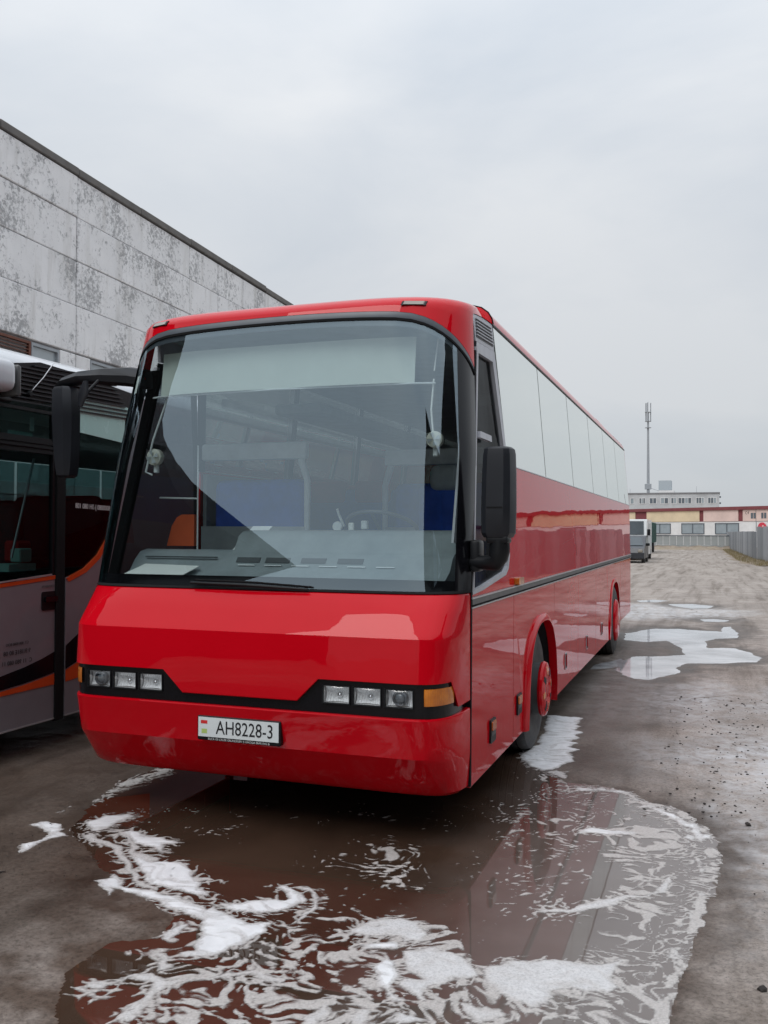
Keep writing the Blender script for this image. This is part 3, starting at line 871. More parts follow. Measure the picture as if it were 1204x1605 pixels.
def build_foam():
    st = 0.0075
    x0, x1, y0, y1 = -1.55, 2.9, -2.75, 3.6
    nx, ny = int((x1-x0)/st)+1, int((y1-y0)/st)+1
    X, Y = np.meshgrid(x0+np.arange(nx)*st, y0+np.arange(ny)*st)
    X = X.astype(float); Y = Y.astype(float)
    # slow swirl of the surface plus a finer curl
    wx = fbm(X*2.3, Y*2.3, 2, 71)*0.13+fbm(X*8, Y*8, 2, 72)*0.022
    wy = fbm(X*2.3+9, Y*2.3, 2, 73)*0.13+fbm(X*8+5, Y*8, 2, 74)*0.022
    ex = fbm(X*6, Y*6, 6, 75, 0.6)*0.026
    ey = fbm(X*6+3, Y*6, 6, 76, 0.6)*0.022
    PX0, PY0 = X+wx, Y+wy
    F = np.full(X.shape, -1.0)
    T = np.zeros(X.shape)
    thin_set = ('p11', 'p12', 'p13', 'p9', 'p10', 't6', 't7', 'q7', 'q8', 'q9', 'e1', 'p00', 'w2', 'p0')
    for k, p in FOAM.items():
        s = sdf(p, X+ex, Y+ey, 0.15)
        if k in ('p0', 'p00', 'e1', 't6', 't7', 'w2', 't2'):
            s = s*0.5-0.012+fbm(X*16, Y*12, 4, 77)*0.022
        F = np.maximum(F, s)
        T = np.maximum(T, np.clip(s/0.032, 0, 1)*(0.40 if k in thin_set else 0.62 if k in ('q1', 'q3', 'q5', 't1', 't4') else 1.0))
    T = T*np.clip(0.95+0.55*fbm(PX0/0.22, PY0/0.05, 4, 90), 0.15, 1)
    def dens(k, soft):
        return np.clip(0.5+sdf(DENS[k], X+wx*0.8, Y+wy*0.8, 0.5)/soft, 0, 1)
    d1, d2, d3, d4 = dens('d1', 0.35), dens('d2', 0.5), dens('d3', 0.3), dens('d4', 0.4)
    PX, PY = X+wx, Y+wy
    rid = 1-2.6*np.abs(gnoise(PX/0.15, PY/0.105, 81))          # connected strands
    web = 0.62*rid+0.55*fbm(PX/0.075, PY/0.058, 3, 82, 0.5)-0.10
    thr = 3.0-2.79*d1
    thr = np.minimum(thr, 3.0-2.72*d2)
    thr = np.minimum(thr, 3.0-2.84*d3)
    thr = np.minimum(thr, 3.0-2.45*d4)
    Fw = (web-thr)*0.020
    # flecks
    fl = gnoise(PX/0.034, PY/0.028, 83)
    big = np.clip(0.5+fbm(X*3.1, Y*3.1, 3, 84)*0.9, 0, 1)
    dd = np.clip(np.maximum(np.maximum(d4*0.9, d2), d1*0.8)*(0.35+0.65*big), 0, 1)
    Ff = (fl-(1.02-0.86*dd))*0.014
    st_ = gnoise(PX/0.16, PY/0.03, 85)                      # drawn-out streaks
    Fs = (st_-(1.18-0.62*d4*big-0.6*d2*big))*0.018
    # a loose scatter along the left stream and below the bumper
    ll = np.clip(0.5+sdf([(-1.3, -0.2), (-0.2, 0.6), (1.1, 0.8), (1.3, 0.1), (0.2, -0.4), (-0.5, -1.2)], X, Y, 0.6)/0.7, 0, 1)
    Fl = (gnoise(PX/0.03, PY/0.022, 86)-(1.08-0.66*ll*big))*0.014
    near = np.clip(1+F/0.11, 0, 1)
    Ft = ((0.16+0.55*near)-np.abs(gnoise(PX/0.085+11, PY/0.06, 96))*3.4-np.clip(0.75-near, 0, 1)*3)*0.008
    F = np.maximum.reduce([F, Fw, Ff, Fs, Fl, Ft])
    # holes and channels inside the thick foam
    F = np.minimum(F, 0.012+np.clip((0.80-gnoise(PX/0.06+7, PY/0.05, 87))*0.05, -0.03, 0.2))
    G, d = ground_h(X, Y)
    rimn = fbm(X*9, Y*6, 4, 91)
    Fr = (0.008-np.abs(d-0.03)+rimn*0.05)*0.3-np.clip((1.75-X+fbm(X*2, Y*2, 2, 92)*0.3)*0.2, 0, 1)
    F = np.maximum(F, Fr)
    Fm2 = (0.30-np.abs(gnoise(PX/0.10+3, PY/0.07, 93))*5.0+0.5*fbm(X*4, Y*3, 2, 94))*0.010-np.clip((d-0.38)*0.1, 0, 1)-np.clip((1.7-X)*0.2, 0, 1)
    F = np.maximum(F, Fm2)
    allowed = np.clip((d+0.03)/0.03, 0, 1)                   # loose web only floats on water
    loose = np.maximum.reduce([Fw, Ff, Fs, Fl, Fr, Fm2, Ft])
    poly_only = F > loose
    F = np.where(poly_only, F, np.where(allowed > 0.5, F, -0.02))
    base = np.maximum(G, 0.0)
    lump = fbm(X*14, Y*14, 3, 88)*0.5+0.5
    hgt = np.where(F > 0, 0.002+0.010*(1-np.exp(-np.maximum(F, 0)/0.05))*(0.55+0.45*lump)*(0.4+0.6*T), np.maximum(F*0.6, -0.012)+0.0025*np.clip(1+F/0.004, 0, 1))
    Z = base+hgt-np.where(F > 0, 0, 0.0006)
    keep = F > -0.006
    c = keep[:-1, :-1] | keep[:-1, 1:] | keep[1:, 1:] | keep[1:, :-1]
    idx = np.arange(nx*ny).reshape(ny, nx)
    Q = np.stack([idx[:-1, :-1][c], idx[:-1, 1:][c], idx[1:, 1:][c], idx[1:, :-1][c]], -1)
    used, inv = np.unique(Q, return_inverse=True)
    Q = inv.reshape(-1, 4)
    V = np.stack([X.ravel()[used], Y.ravel()[used], Z.ravel()[used]], -1)
    me = bpy.data.meshes.new('soap_foam')
    me.vertices.add(len(V)); me.vertices.foreach_set('co', V.ravel())
    me.loops.add(Q.size); me.loops.foreach_set('vertex_index', Q.ravel().astype(np.int32))
    me.polygons.add(len(Q)); me.polygons.foreach_set('loop_start', np.arange(0, Q.size, 4, dtype=np.int32))
    me.polygons.foreach_set('use_smooth', np.ones(len(Q), bool))
    me.update(calc_edges=True)
    a = me.attributes.new('thick', 'FLOAT', 'POINT')
    a.data.foreach_set('value', T.ravel()[used].astype(np.float32))
    a = me.attributes.new('cover', 'FLOAT', 'POINT')
    a.data.foreach_set('value', np.clip(F/np.where(poly_only, 0.014, 0.0038)+0.15, 0, 1).ravel()[used].astype(np.float32))
    me.materials.append(foam_mat())
    o = bpy.data.objects.new('soap_foam', me)
    COL.objects.link(o)
    return tag(stuff(o), 'white soap foam drifting in streaks and islands on the brown puddle', 'foam')
build_foam()

# ------------------------------------------------------------------ concrete-panel building on the left
BX = -13.0
bld = thing('concrete_building', 'long weathered white concrete panel building rising behind the parked coaches', 'building', (BX-6, 26.2, 0))
YB = [8.6+6.1*i for i in range(7)]
core = B().box(BX-16, BX-0.09, YB[0]+0.05, YB[-1]-0.05, 0, 11.05)
core.out('core_wall', M['joint'], bld)
rows_low = [0.02, 1.3, 2.6, 3.9, 5.2]
rows_high = [6.42, 7.68, 8.87, 10.03, 11.12]
panel_cache = {}
def panel(y0, y1, z0, z1, name='wall_panel', dx=0.0):
    w, h = round(y1-y0-0.03, 3), round(z1-z0-0.020, 3)
    if (w, h) not in panel_cache:
        bb = B().rbox(-0.24, 0, -w/2, w/2, -h/2, h/2, 0.018, 1)
        panel_cache[(w, h)] = mesh_data(bb, 'wall_panel', M['concrete'])
    return piece(name, panel_cache[(w, h)], (BX+dx, (y0+y1)/2, (z0+z1)/2), bld)
rnd = random.Random(3)
for i in range(6):
    cuts = [YB[i], YB[i+1]]
    if i in (2,):
        cuts = [YB[2], 22.85, 24.9, YB[3]]
    for rr_ in (rows_low, rows_high):
        for z0, z1 in zip(rr_[:-1], rr_[1:]):
            for a, b_ in zip(cuts[:-1], cuts[1:]):
                panel(a, b_, z0, z1, dx=rnd.uniform(-0.015, 0.015))
# window band between z 5.2 and 6.4: pier panels, one rusty louvre, windows
def bwindow(y0, y1):
    f = B()
    f.box(BX-0.14, BX-0.02, y0, y1, 5.24, 5.30).box(BX-0.14, BX-0.02, y0, y1, 6.30, 6.37)
    f.box(BX-0.14, BX-0.02, y0, y0+0.06, 5.30, 6.30).box(BX-0.14, BX-0.02, y1-0.06, y1, 5.30, 6.30)
    w = f.out('window', M['window_frame'], bld)
    B().box(BX-0.10, BX-0.085, y0+0.06, y1-0.06, 5.30, 6.30).out('pane', M['pane'], w)
for i in range(6):
    y = YB[i]
    if i == 0:
        panel(y, 11.0, 5.2, 6.4)
        lv = B().box(BX-0.12, BX-0.01, 11.05, 11.12, 5.24, 6.37).box(BX-0.12, BX-0.01, 12.83, 12.90, 5.24, 6.37)
        lv.box(BX-0.12, BX-0.01, 11.12, 12.83, 6.31, 6.37).box(BX-0.12, BX-0.01, 11.12, 12.83, 5.24, 5.30)
        lv = lv.out('louvre_grille', M['rust'], bld)
        sl = mesh_data(B().add([(-0.10, -0.855, -0.035), (-0.02, -0.855, -0.065), (-0.02, 0.855, -0.065), (-0.10, 0.855, -0.035),
                               (-0.10, -0.855, -0.02), (-0.02, -0.855, -0.05), (-0.02, 0.855, -0.05), (-0.10, 0.855, -0.02)],
                              [(0, 1, 2, 3), (7, 6, 5, 4), (0, 4, 5, 1), (1, 5, 6, 2), (2, 6, 7, 3), (3, 7, 4, 0)]), 'slat', M['rust'])
        for k in range(12):
            piece('slat', sl, (BX, 11.975, 5.40+k*0.082), lv)
        bwindow(12.93, 14.02)
        panel(14.02, YB[1], 5.2, 6.4)
    else:
        panel(y, y+0.66, 5.2, 6.4)
        bwindow(y+0.68, y+2.86)
        panel(y+2.88, y+3.4, 5.2, 6.4)
        bwindow(y+3.42, y+5.12)
        panel(y+5.14, YB[i+1], 5.2, 6.4)
cop = mesh_data(B().rbox(-0.34, 0.05, -1.518, 1.518, 0, 0.205, 0.02, 1), 'coping', M['coping'])
for k in range(12):
    piece('coping', cop, (BX, YB[0]+1.525+k*3.05, 11.125+(0.03 if k in (4, 5, 9) else 0)+0.008*(k % 2)), bld)

piv = Vector((BX, 11.68, 0))
rz_ = Matrix.Rotation(R(3.3), 4, 'Z')
bld.location = piv+rz_.to_3x3() @ (bld.location-piv)
bld.rotation_euler = (0, 0, R(3.3))

# ------------------------------------------------------------------ far end of the yard
FA, FB = Vector((-7, 122, 0)), Vector((10, 108, 0))
ft = (FB-FA).normalized()
fn = Vector((ft.y, -ft.x, 0))                                 # towards the yard
def fp(u, z, d=0.0):
    p = FA+ft*u+fn*d
    return (p.x, p.y, z)
def fbox(b, u0, u1, z0, z1, d0, d1):
    return b.add([fp(u0, z0, d0), fp(u1, z0, d0), fp(u1, z0, d1), fp(u0, z0, d1), fp(u0, z1, d0), fp(u1, z1, d0), fp(u1, z1, d1), fp(u0, z1, d1)],
                 [(0, 3, 2, 1), (4, 5, 6, 7), (0, 1, 5, 4), (1, 2, 6, 5), (2, 3, 7, 6), (3, 0, 4, 7)])
pk = thing('low_depot_building', 'low long depot building with maroon cornice and yellow and pink panels across the far end', 'building', fp(12, 0, -4))
fbox(B(), -34, 62, 0.0, 3.06, -8, 0).out('lower_wall', M['white_wall'], pk)
fbox(B(), -34, 62, 3.065, 4.45, -8, -0.04).out('upper_wall', M['maroon'], pk)
fbox(B(), -34.2, 62.2, 4.455, 4.84, -8.2, 0.22).out('cornice', M['maroon'], pk)
for u0, u1, mt in ((-30, -20.4, 'pink_wall'), (-19.7, -10.6, 'yellow_wall'), (-9.9, 0.12, 'yellow_wall'), (2.15, 10.78, 'yellow_wall'), (11.42, 16.5, 'pink_wall'), (17.15, 18.93, 'pink_wall'), (19.0, 24.6, 'pink_wall'),
                   (25.3, 34, 'yellow_wall'), (34.7, 43.5, 'pink_wall'), (44.2, 60, 'yellow_wall')):
    o = fbox(B(), u0, u1, 3.09, 4.44, -0.03, 0.06).out('wall_panel', M[mt], pk)
def fwin(u0, u1, z0, z1, n=2, pm='pane', fw_=0.07):
    f = B()
    fbox(f, u0, u1, z0, z0+fw_, 0.0, 0.10); fbox(f, u0, u1, z1-fw_, z1, 0.0, 0.10)
    for i in range(n+1):
        u = u0+(u1-u0-fw_)*i/n
        fbox(f, u, u+fw_, z0+fw_, z1-fw_, 0.0, 0.095)
    w = f.out('window', M['trim_grey'], pk)
    for i in range(n):
        a = u0+(u1-u0-fw_)*i/n+fw_
        c_ = u0+(u1-u0-fw_)*(i+1)/n
        fbox(B(), a, c_, z0+fw_, z1-fw_, 0.012, 0.03).out('pane', M[pm], w)
for u0, u1, n in ((-28, -24.5, 2), (-18, -14.5, 2), (-8, -4.5, 2), (2.6, 6.2, 2), (7.98, 11.52, 2), (13.17, 16.59, 2), (27, 30.5, 2), (36, 39.5, 2), (46, 49.5, 2)):
    fwin(u0, u1, 1.55, 2.88, n)
for u0, u1 in ((18.28, 18.58), (18.66, 18.92), (19.7, 19.98), (20.08, 20.36)):
    f = fbox(B(), u0, u1, 3.40, 4.06, 0.055, 0.085).out('slot_window', M['pane_dark'], pk)
fbox(B(), 18.95, 18.985, 1.9, 4.44, 0.0, 0.05).out('drainpipe', M['trim_grey'], pk)
text('wall_lettering', 'C4', M['ink'], 0.52, frame_mat(fp(17.76, 4.06, 0.064), ft, (0, 0, 1)), pk, 0.85)
sg = thing('round_sign', 'round red sign on the pink depot wall above the near fence', 'sign', fp(19.8, 2.38, 0.1))
sv = [fp(19.8+0.57*math.cos(a), 2.36+0.57*math.sin(a), d) for d in (0.06, 0.10) for a in [2*PI*k/28 for k in range(28)]]
mesh('disc', sv, [tuple(range(28)), tuple(range(28, 56))]+[(k, (k+1) % 28, 28+(k+1) % 28, 28+k) for k in range(28)], M['sign_red'], sg)
fbox(B(), 19.82, 20.02, 2.42, 2.60, 0.101, 0.106).out('mark', M['pink_wall'], sg)

# block of flats behind
fl = thing('block_of_flats', 'pale block of flats with lift housing looking over the low depot roof', 'building', (-6, 206, 0))
def fbx(b, u0, u1, z0, z1, y0, y1):
    return b.box(u0-20, u1-20, y0, y1, z0, z1)
fbx(B(), 3.0, 24.4, 0, 9.98, 200, 212).out('wall', M['flat_wall'], fl)
fbx(B(), 2.8, 24.55, 9.985, 10.25, 199.85, 212.2).out('roof_edge', M['flat_roof'], fl)
fbx(B(), 11.95, 15.2, 10.255, 10.86, 203, 208).out('plant_room', M['white_wall'], fl)
fbx(B(), 11.96, 14.6, 10.865, 13.03, 203, 207.5).out('lift_housing', M['lift'], fl)
B().tube([(-8.1, 205, 10.86), (-10.1, 205.8, 11.6)], 0.05, 6).out('stay_pole', M['mast'], fl)
for u0, u1, n in ((3.4, 5.4, 2), (6.2, 7.0, 1), (8.05, 9.35, 3), (10.2, 11.7, 2), (12.5, 14.15, 2), (14.65, 15.8, 2), (16.1, 18.85, 4), (19.75, 21.4, 3), (22.1, 23.85, 3)):
    f = B()
    for z0, z1 in ((7.85, 7.93), (9.07, 9.15)):
        fbx(f, u0, u1, z0, z1, 199.93, 200)
    for i in range(n+1):
        u = u0+(u1-u0-0.09)*i/n
        fbx(f, u, u+0.09, 7.93, 9.07, 199.94, 200)
    w = f.out('window', M['white_wall'], fl)
    for i in range(n):
        a = u0+(u1-u0-0.09)*i/n+0.09
        c_ = u0+(u1-u0-0.09)*(i+1)/n
        fbx(B(), a, c_, 7.93, 9.07, 199.97, 199.985).out('pane', M['pane_dark' if (i+int(u0)) % 3 else 'pane'], w)
for u, h in ((19.83, 1.4), (6.0, 1.0), (3.9, 1.6)):
    B().tube([(u-20, 202, 10.2), (u-20, 202, 10.2+h)], 0.03, 5).out('roof_antenna', M['mast'], fl)
for z0 in (9.05, 7.75):
    B().rbox(4.42, 4.75, 200.2, 200.6, z0, z0+0.35, 0.05, 1).out('wall_unit', M['trim_grey'], fl)

ms = thing('antenna_mast', 'tall slim grey phone mast with antenna cluster above the flats', 'mast', (-10.55, 214, 0))
MX, MY = -10.9, 214
B().tube([(MX, MY, 0), (MX, MY, 14), (MX, MY, 29.5)], [0.42, 0.32, 0.20], 10).out('pole', M['mast'], ms)
an = mesh_data(B().rbox(-0.14, 0.14, -0.08, 0.08, -1.1, 1.1, 0.03, 1), 'antenna_panel', M['mast'])
for ring, z in enumerate((30.6, 28.4)):
    for k in range(3):
        a = 2*PI*k/3+0.4
        p = piece('antenna_panel', an, (MX+0.62*math.cos(a), MY+0.62*math.sin(a), z), ms)
        p.rotation_euler = (0, 0, a+PI/2)
for z in (29.5, 27.4, 25.9):
    B().lathe([(-0.05, 0.72), (0.05, 0.72)], (MX, MY, z), 2, 14).out('ring_platform', M['mast'], ms)
B().rbox(MX-0.75, MX+0.75, MY-0.5, MY-0.3, 11.6, 12.9, 0.05, 1).out('equipment_cabinet', M['mast'], ms)
B().tube([(MX, MY, 29.5), (MX, MY, 31.9)], 0.06, 6).out('lightning_rod', M['mast'], ms)
tp = B().tube([(9.6, 118, 4.8), (9.6, 118, 8.2)], 0.035, 6).out('roof_pole', M['mast'])
tag(tp, 'thin bare pole standing on the maroon depot cornice', 'pole')

# concrete boundary fence with dirt bank in front of it
cf = thing('concrete_fence', 'low grey concrete panel fence on a dirt bank at the end of the yard', 'fence', (-1, 93, 0.3))
FY = 93.0
pn = mesh_data(B().rbox(-0.315, 0.315, -0.05, 0.05, -0.46, 0.46, 0.015, 1), 'fence_panel', M['fence_conc'])
k = 0
x = -8.0
while x < 4.4:
    piece('fence_panel', pn, (x+0.33, FY+rnd.uniform(-0.01, 0.01), 0.915+rnd.uniform(-0.012, 0.012)), cf)
    x += 0.665
    k += 1
B().box(-8.1, 4.5, FY-0.09, FY+0.09, 1.382, 1.46).out('top_rail', M['trim_grey'], cf)
B().box(-8.1, 4.5, FY-0.12, FY+0.12, 0.0, 0.445).out('plinth', M['fence_conc'], cf)
def bank_mat():
    m, n, l, b, o = newmat('dirt_bank')
    co = objco(n)
    l.new(ramp(n, l, noise(n, l, 1.5, 7, 0.7, co), [(0.35, (0.19, 0.145, 0.105)), (0.55, (0.30, 0.245, 0.19)), (0.7, (0.22, 0.20, 0.11))]), b.inputs['Base Color'])
    b.inputs['Roughness'].default_value = 0.95
    bump(n, l, b, noise(n, l, 6, 6, 0.7, co), 0.6, 0.06)
    return m
M['bank'] = bank_mat()
bk = []
for j, (yy, zz) in enumerate(((90.0, 0.0), (90.6, 0.10), (91.5, 0.22), (92.3, 0.30), (92.87, 0.33))):
    bk.append([(-9+i*0.5, yy+0.25*math.sin(i*1.7+j)*(j < 4), max(0.0, zz+(0.07*math.sin(i*0.9+j*2)+0.05*math.sin(i*2.3+j))*(j > 0)) if j else -0.02) for i in range(29)])
structure(B().grid(bk).out('dirt_bank', M['bank'], None, 60))

# corrugated sheet fence along the right side: far run, then a taller near run
def corr_sheet(h):
    b = B()
    pts = []
    n = 6
    for i in range(n):
        x_ = -0.55+1.1*i/n
        w = 1.1/n
        pts += [(x_, 0), (x_+w*0.30, 0), (x_+w*0.42, 0.085), (x_+w*0.88, 0.085)]
    pts.append((0.55, 0))
    b.grid([[(x_, -y_, 0.05) for x_, y_ in pts], [(x_, -y_, h) for x_, y_ in pts]])
    b.grid([[(x_, -y_+0.012, 0.05) for x_, y_ in pts], [(x_, -y_+0.012, h) for x_, y_ in pts]])
    return mesh_data(b, 'fence_sheet', M['corrugated'])
post = mesh_data(B().box(-0.04, 0.04, 0.02, 0.10, 0, 1.0), 'post', M['mast'])
def corr_fence(path, h, label):
    f = thing('corrugated_fence', label, 'fence', (*path[0], 0), 'corrugated fences along the yard')
    sh = corr_sheet(h)
    for a, b_ in zip(path[:-1], path[1:]):
        a, b_ = Vector((*a, 0)), Vector((*b_, 0))
        L = (b_-a).length
        n = max(1, int(round(L/1.1)))
        d = (b_-a)/L
        ang = math.atan2(d.y, d.x)
        for i in range(n):
            p = a+d*(L*(i+0.5)/n)
            o = piece('fence_sheet', sh, (p.x, p.y, rnd.uniform(-0.03, 0.03)), f)
            o.rotation_euler = (0, rnd.uniform(-0.004, 0.004), ang)
            o.scale = (L/n/1.1*1.004, 1, 1)
            if i % 3 == 0:
                q = a+d*(L*i/n)
                po = piece('post', post, (q.x, q.y, 0), f)
                po.rotation_euler = (0, 0, ang)
                po.scale = (1, 1, h-0.1)
corr_fence([(5.28, 56.3), (4.75, 78), (4.3, 100)][::-1], 1.82, 'lower far run of grey corrugated fence leading to the concrete fence')
corr_fence([(5.36, 55.9), (5.95, 50), (7.6, 36), (9.4, 20), (10.2, 8), (10.4, -4)][::1], 2.10, 'taller near run of grey corrugated sheet fence at the right picture edge')

# rough grass verge at the foot of the fence
vb = B()
lft, rgt = [], []
for y in np.arange(46, 93, 2.0):
    xf = np.interp(y, [36, 50, 56, 78, 100], [7.6, 5.95, 5.34, 4.75, 4.3])
    wd = np.interp(y, [46, 60, 92], [1.7, 1.35, 0.9])+0.25*math.sin(y*0.9)
    lft.append((xf-wd, y, 0.024)); rgt.append((xf+0.1, y, 0.09))
vb.grid([lft, [((a[0]+b_[0])/2, a[1], 0.07) for a, b_ in zip(lft, rgt)], rgt])
structure(vb.out('verge', M['bank'], None, 60))
def grass_mat():
    m, n, l, b, o = newmat('dry_grass')
    co = objco(n)
    l.new(ramp(n, l, noise(n, l, 2.5, 4, 0.6, co), [(0.35, (0.20, 0.15, 0.085)), (0.6, (0.26, 0.22, 0.11)), (0.75, (0.14, 0.16, 0.06))]), b.inputs['Base Color'])
    b.inputs['Roughness'].default_value = 0.9
    return m
gb = B()
rg = random.Random(5)
for i in range(5200):
    y = 46+46*rg.random()**1.3
    xf = np.interp(y, [36, 50, 56, 78, 100], [7.6, 5.95, 5.34, 4.75, 4.3])
    wd = np.interp(y, [46, 60, 92], [1.5, 1.1, 0.7])
    x = xf-0.05-wd*rg.random()**1.6
    h = rg.uniform(0.05, 0.20)*(1.6 if rg.random() < 0.12 else 1)
    a = rg.uniform(0, PI)
    w = 0.012
    lx, ly = rg.uniform(-0.06, 0.06), rg.uniform(-0.06, 0.06)
    gb.add([(x-w*math.cos(a), y-w*math.sin(a), 0.03), (x+w*math.cos(a), y+w*math.sin(a), 0.03), (x+lx, y+ly, 0.03+h)], [(0, 1, 2)])
g_ = gb.out('grass', grass_mat())
tag(stuff(g_), 'dry brownish grass growing along the foot of the corrugated fence', 'grass')

# ------------------------------------------------------------------ the red coach
bus = thing('bus', 'glossy red touring coach with black band of square headlamps standing in the soapy puddle', 'bus', (0, 5.6, 0))

_z = [0.27, 0.31, 0.50, 0.53, 0.76, 0.95, 1.185, 1.20, 1.415, 1.43, 2.24, 2.90, 3.06, 3.12]
_P = [-0.19, -0.235, -0.385, -0.41, -0.465, -0.470, -0.452, -0.442, -0.288, -0.274, -0.155, -0.055, -0.032, -0.012]
_W = [1.20, 1.238, 1.25, 1.25, 1.25, 1.25, 1.25, 1.25, 1.25, 1.25, 1.231, 1.172, 1.162, 1.156]
_n = [14, 18, 20, 20, 20, 20, 20, 20, 10, 9.5, 8, 6, 5.5, 5.5]
_s = [0, 0, 0, 0, 0, 0, 0, 0, 0, 0, 0.205, 0.375, 0.405, 0.415]
def front(xn, z, inset=0.0):
    P, W, n, ys = (np.interp(z, _z, t) for t in (_P, _W, _n, _s))
    k = math.sqrt(max(0.0, 1-abs(xn)**n))
    return (W*xn*(1-inset*0.9*(1-k)), ys-(ys-P)*k+inset*k, z)
XN = [0, .1, .2, .296, .40, .5, .6, .68, .76, .82, .86, .9, .93, .95, .965, .975, .983, .989, .994, .998, 1]
XN = [-x for x in XN[:0:-1]]+XN
def front_patch(rows):
    """rows: functions xn -> (z, inset)"""
    return B().grid([[front(x, *r(x)) for x in XN] for r in rows])
def const(z, i=0.0):
    return lambda x: (z, i)

# bumper
bp_ = front_patch([const(0.30, 0.16), const(0.275, 0.02), const(0.285, 0.004), const(0.31), const(0.40), const(0.50), const(0.53), const(0.60), const(0.70), const(0.748), const(0.755, 0.004), const(0.758, 0.05)])
bp_.out('bumper', M['red'], bus, 24)
# upper fascia with its lower edge stepping round the lamp band
def zlow(x):
    X = abs(x)*1.25
    return float(np.interp(X, [0, 0.37, 0.50, 1.222, 1.236, 1.25], [0.815, 0.815, 0.944, 0.944, 0.795, 0.795]))
fz = lambda t: (lambda x: (zlow(x)+(1.185-zlow(x))*t, 0))
front_patch([lambda x: (zlow(x)+0.004, 0.05), lambda x: (zlow(x)+0.001, 0.004), fz(0.015), fz(0.35), fz(0.7), const(1.172), const(1.185), const(1.20), const(1.215), const(1.30), const(1.405), const(1.414, 0.004), const(1.417, 0.05)]).out('front_panel', M['red'], bus, 20)

# black lamp band, with openings for the lamps
LX = [0.600, 0.783, 0.967]
LW, LZ0, LZ1 = 0.078, 0.816, 0.909
bx_ = sorted(set([round(x*1.25, 4) for x in XN]+[round(s*(c+d), 4) for s in (-1, 1) for c in LX for d in (-LW, LW)]))
bz_ = [0.752, LZ0, LZ1, 0.958]
V, Fc = [], []
for z in bz_:
    for x in bx_:
        V.append(front(max(-1, min(1, x/1.25)), z, 0.024))
nb = len(bx_)
for j in range(3):
    for i in range(nb-1):
        xc = (bx_[i]+bx_[i+1])/2
        if j == 1 and any(abs(abs(xc)-c) < LW for c in LX):
            continue
        Fc.append((j*nb+i, j*nb+i+1, (j+1)*nb+i+1, (j+1)*nb+i))
band = mesh('lamp_band', V, Fc, M['gloss_black'], bus, 24)
for s in (-1, 1):
    for k, c in enumerate(LX):
        x0, x1 = s*c-LW, s*c+LW
        yf = front(s*c/1.25, 0.86, 0.024)[1]
        h = B()
        # deep bowl: five sides, the back one dished
        bk_ = []
        for j in range(6):
            bk_.append([(x0+0.006+(x1-x0-0.012)*i/6, yf+0.052-0.034*((i/3-1)**2*0.5+(j/2.5-1)**2*0.5), LZ0+0.004+(LZ1-LZ0-0.008)*j/5) for i in range(7)])
        h.grid(bk_)
        for a, b_ in ((((x0, LZ0)), (x1, LZ0)), ((x1, LZ0), (x1, LZ1)), ((x1, LZ1), (x0, LZ1)), ((x0, LZ1), (x0, LZ0))):
            h.add([(a[0], yf+0.001, a[1]), (b_[0], yf+0.001, b_[1]), (b_[0], yf+0.06, b_[1]), (a[0], yf+0.06, a[1])], [(0, 1, 2, 3)])
        hl = h.out('headlight', M['reflector'], bus)
        bz = B()
        for xa, xb, za, zb in ((x0-0.006, x1+0.006, LZ0-0.006, LZ0), (x0-0.006, x1+0.006, LZ1, LZ1+0.006), (x0-0.006, x0, LZ0, LZ1), (x1, x1+0.006, LZ0, LZ1)):
            bz.box(xa, xb, yf-0.007, yf+0.01, za, zb)
        bz.out('bezel', M['black'], hl)
        gl = B().grid([[(x0+(x1-x0)*i/8, yf-0.003-0.012*(1-(i/4-1)**4)*(1-(j/3-1)**4), LZ0+(LZ1-LZ0)*j/6) for i in range(9)] for j in range(7)])
        gl.out('lens', M['lens'], hl, 60)
        if k == 2:
            xc = s*c
            B().lathe([(0.0, 0.041), (-0.03, 0.041), (-0.034, 0.035), (-0.02, 0.033), (0.0, 0.033)], (xc, yf+0.036, 0.862), 1, 24).out('projector_ring', M['trim_grey'], hl, 40)
            B().lathe([(0.0, 0.033), (-0.012, 0.028), (-0.018, 0.017), (-0.021, 0.001)], (xc, yf+0.026, 0.862), 1, 24).out('projector_lens', M['pane_dark'], hl, 60)
        else:
            B().lathe([(0.0, 0.018), (-0.014, 0.016), (-0.02, 0.006), (-0.021, 0.001)], (s*c+0.006, yf+0.05, 0.855), 1, 16).out('bulb_cap', M['chrome'], hl, 60)
    # corner indicator, wrapping the corner
    rows = []
    for z, i_ in ((0.826, 0.02), (0.827, 0.012), (0.872, 0.009), (0.918, 0.012), (0.919, 0.02)):
        rows.append([front(s*x, z, i_+(0.004 if e else 0)) for x, e in ((0.885, 1), (0.888, 0), (0.90, 0), (0.925, 0), (0.95, 0), (0.965, 0), (0.975, 0), (0.982, 0), (0.983, 1))])
    ind = B().grid(rows).out('indicator', M['amber'], bus, 30)

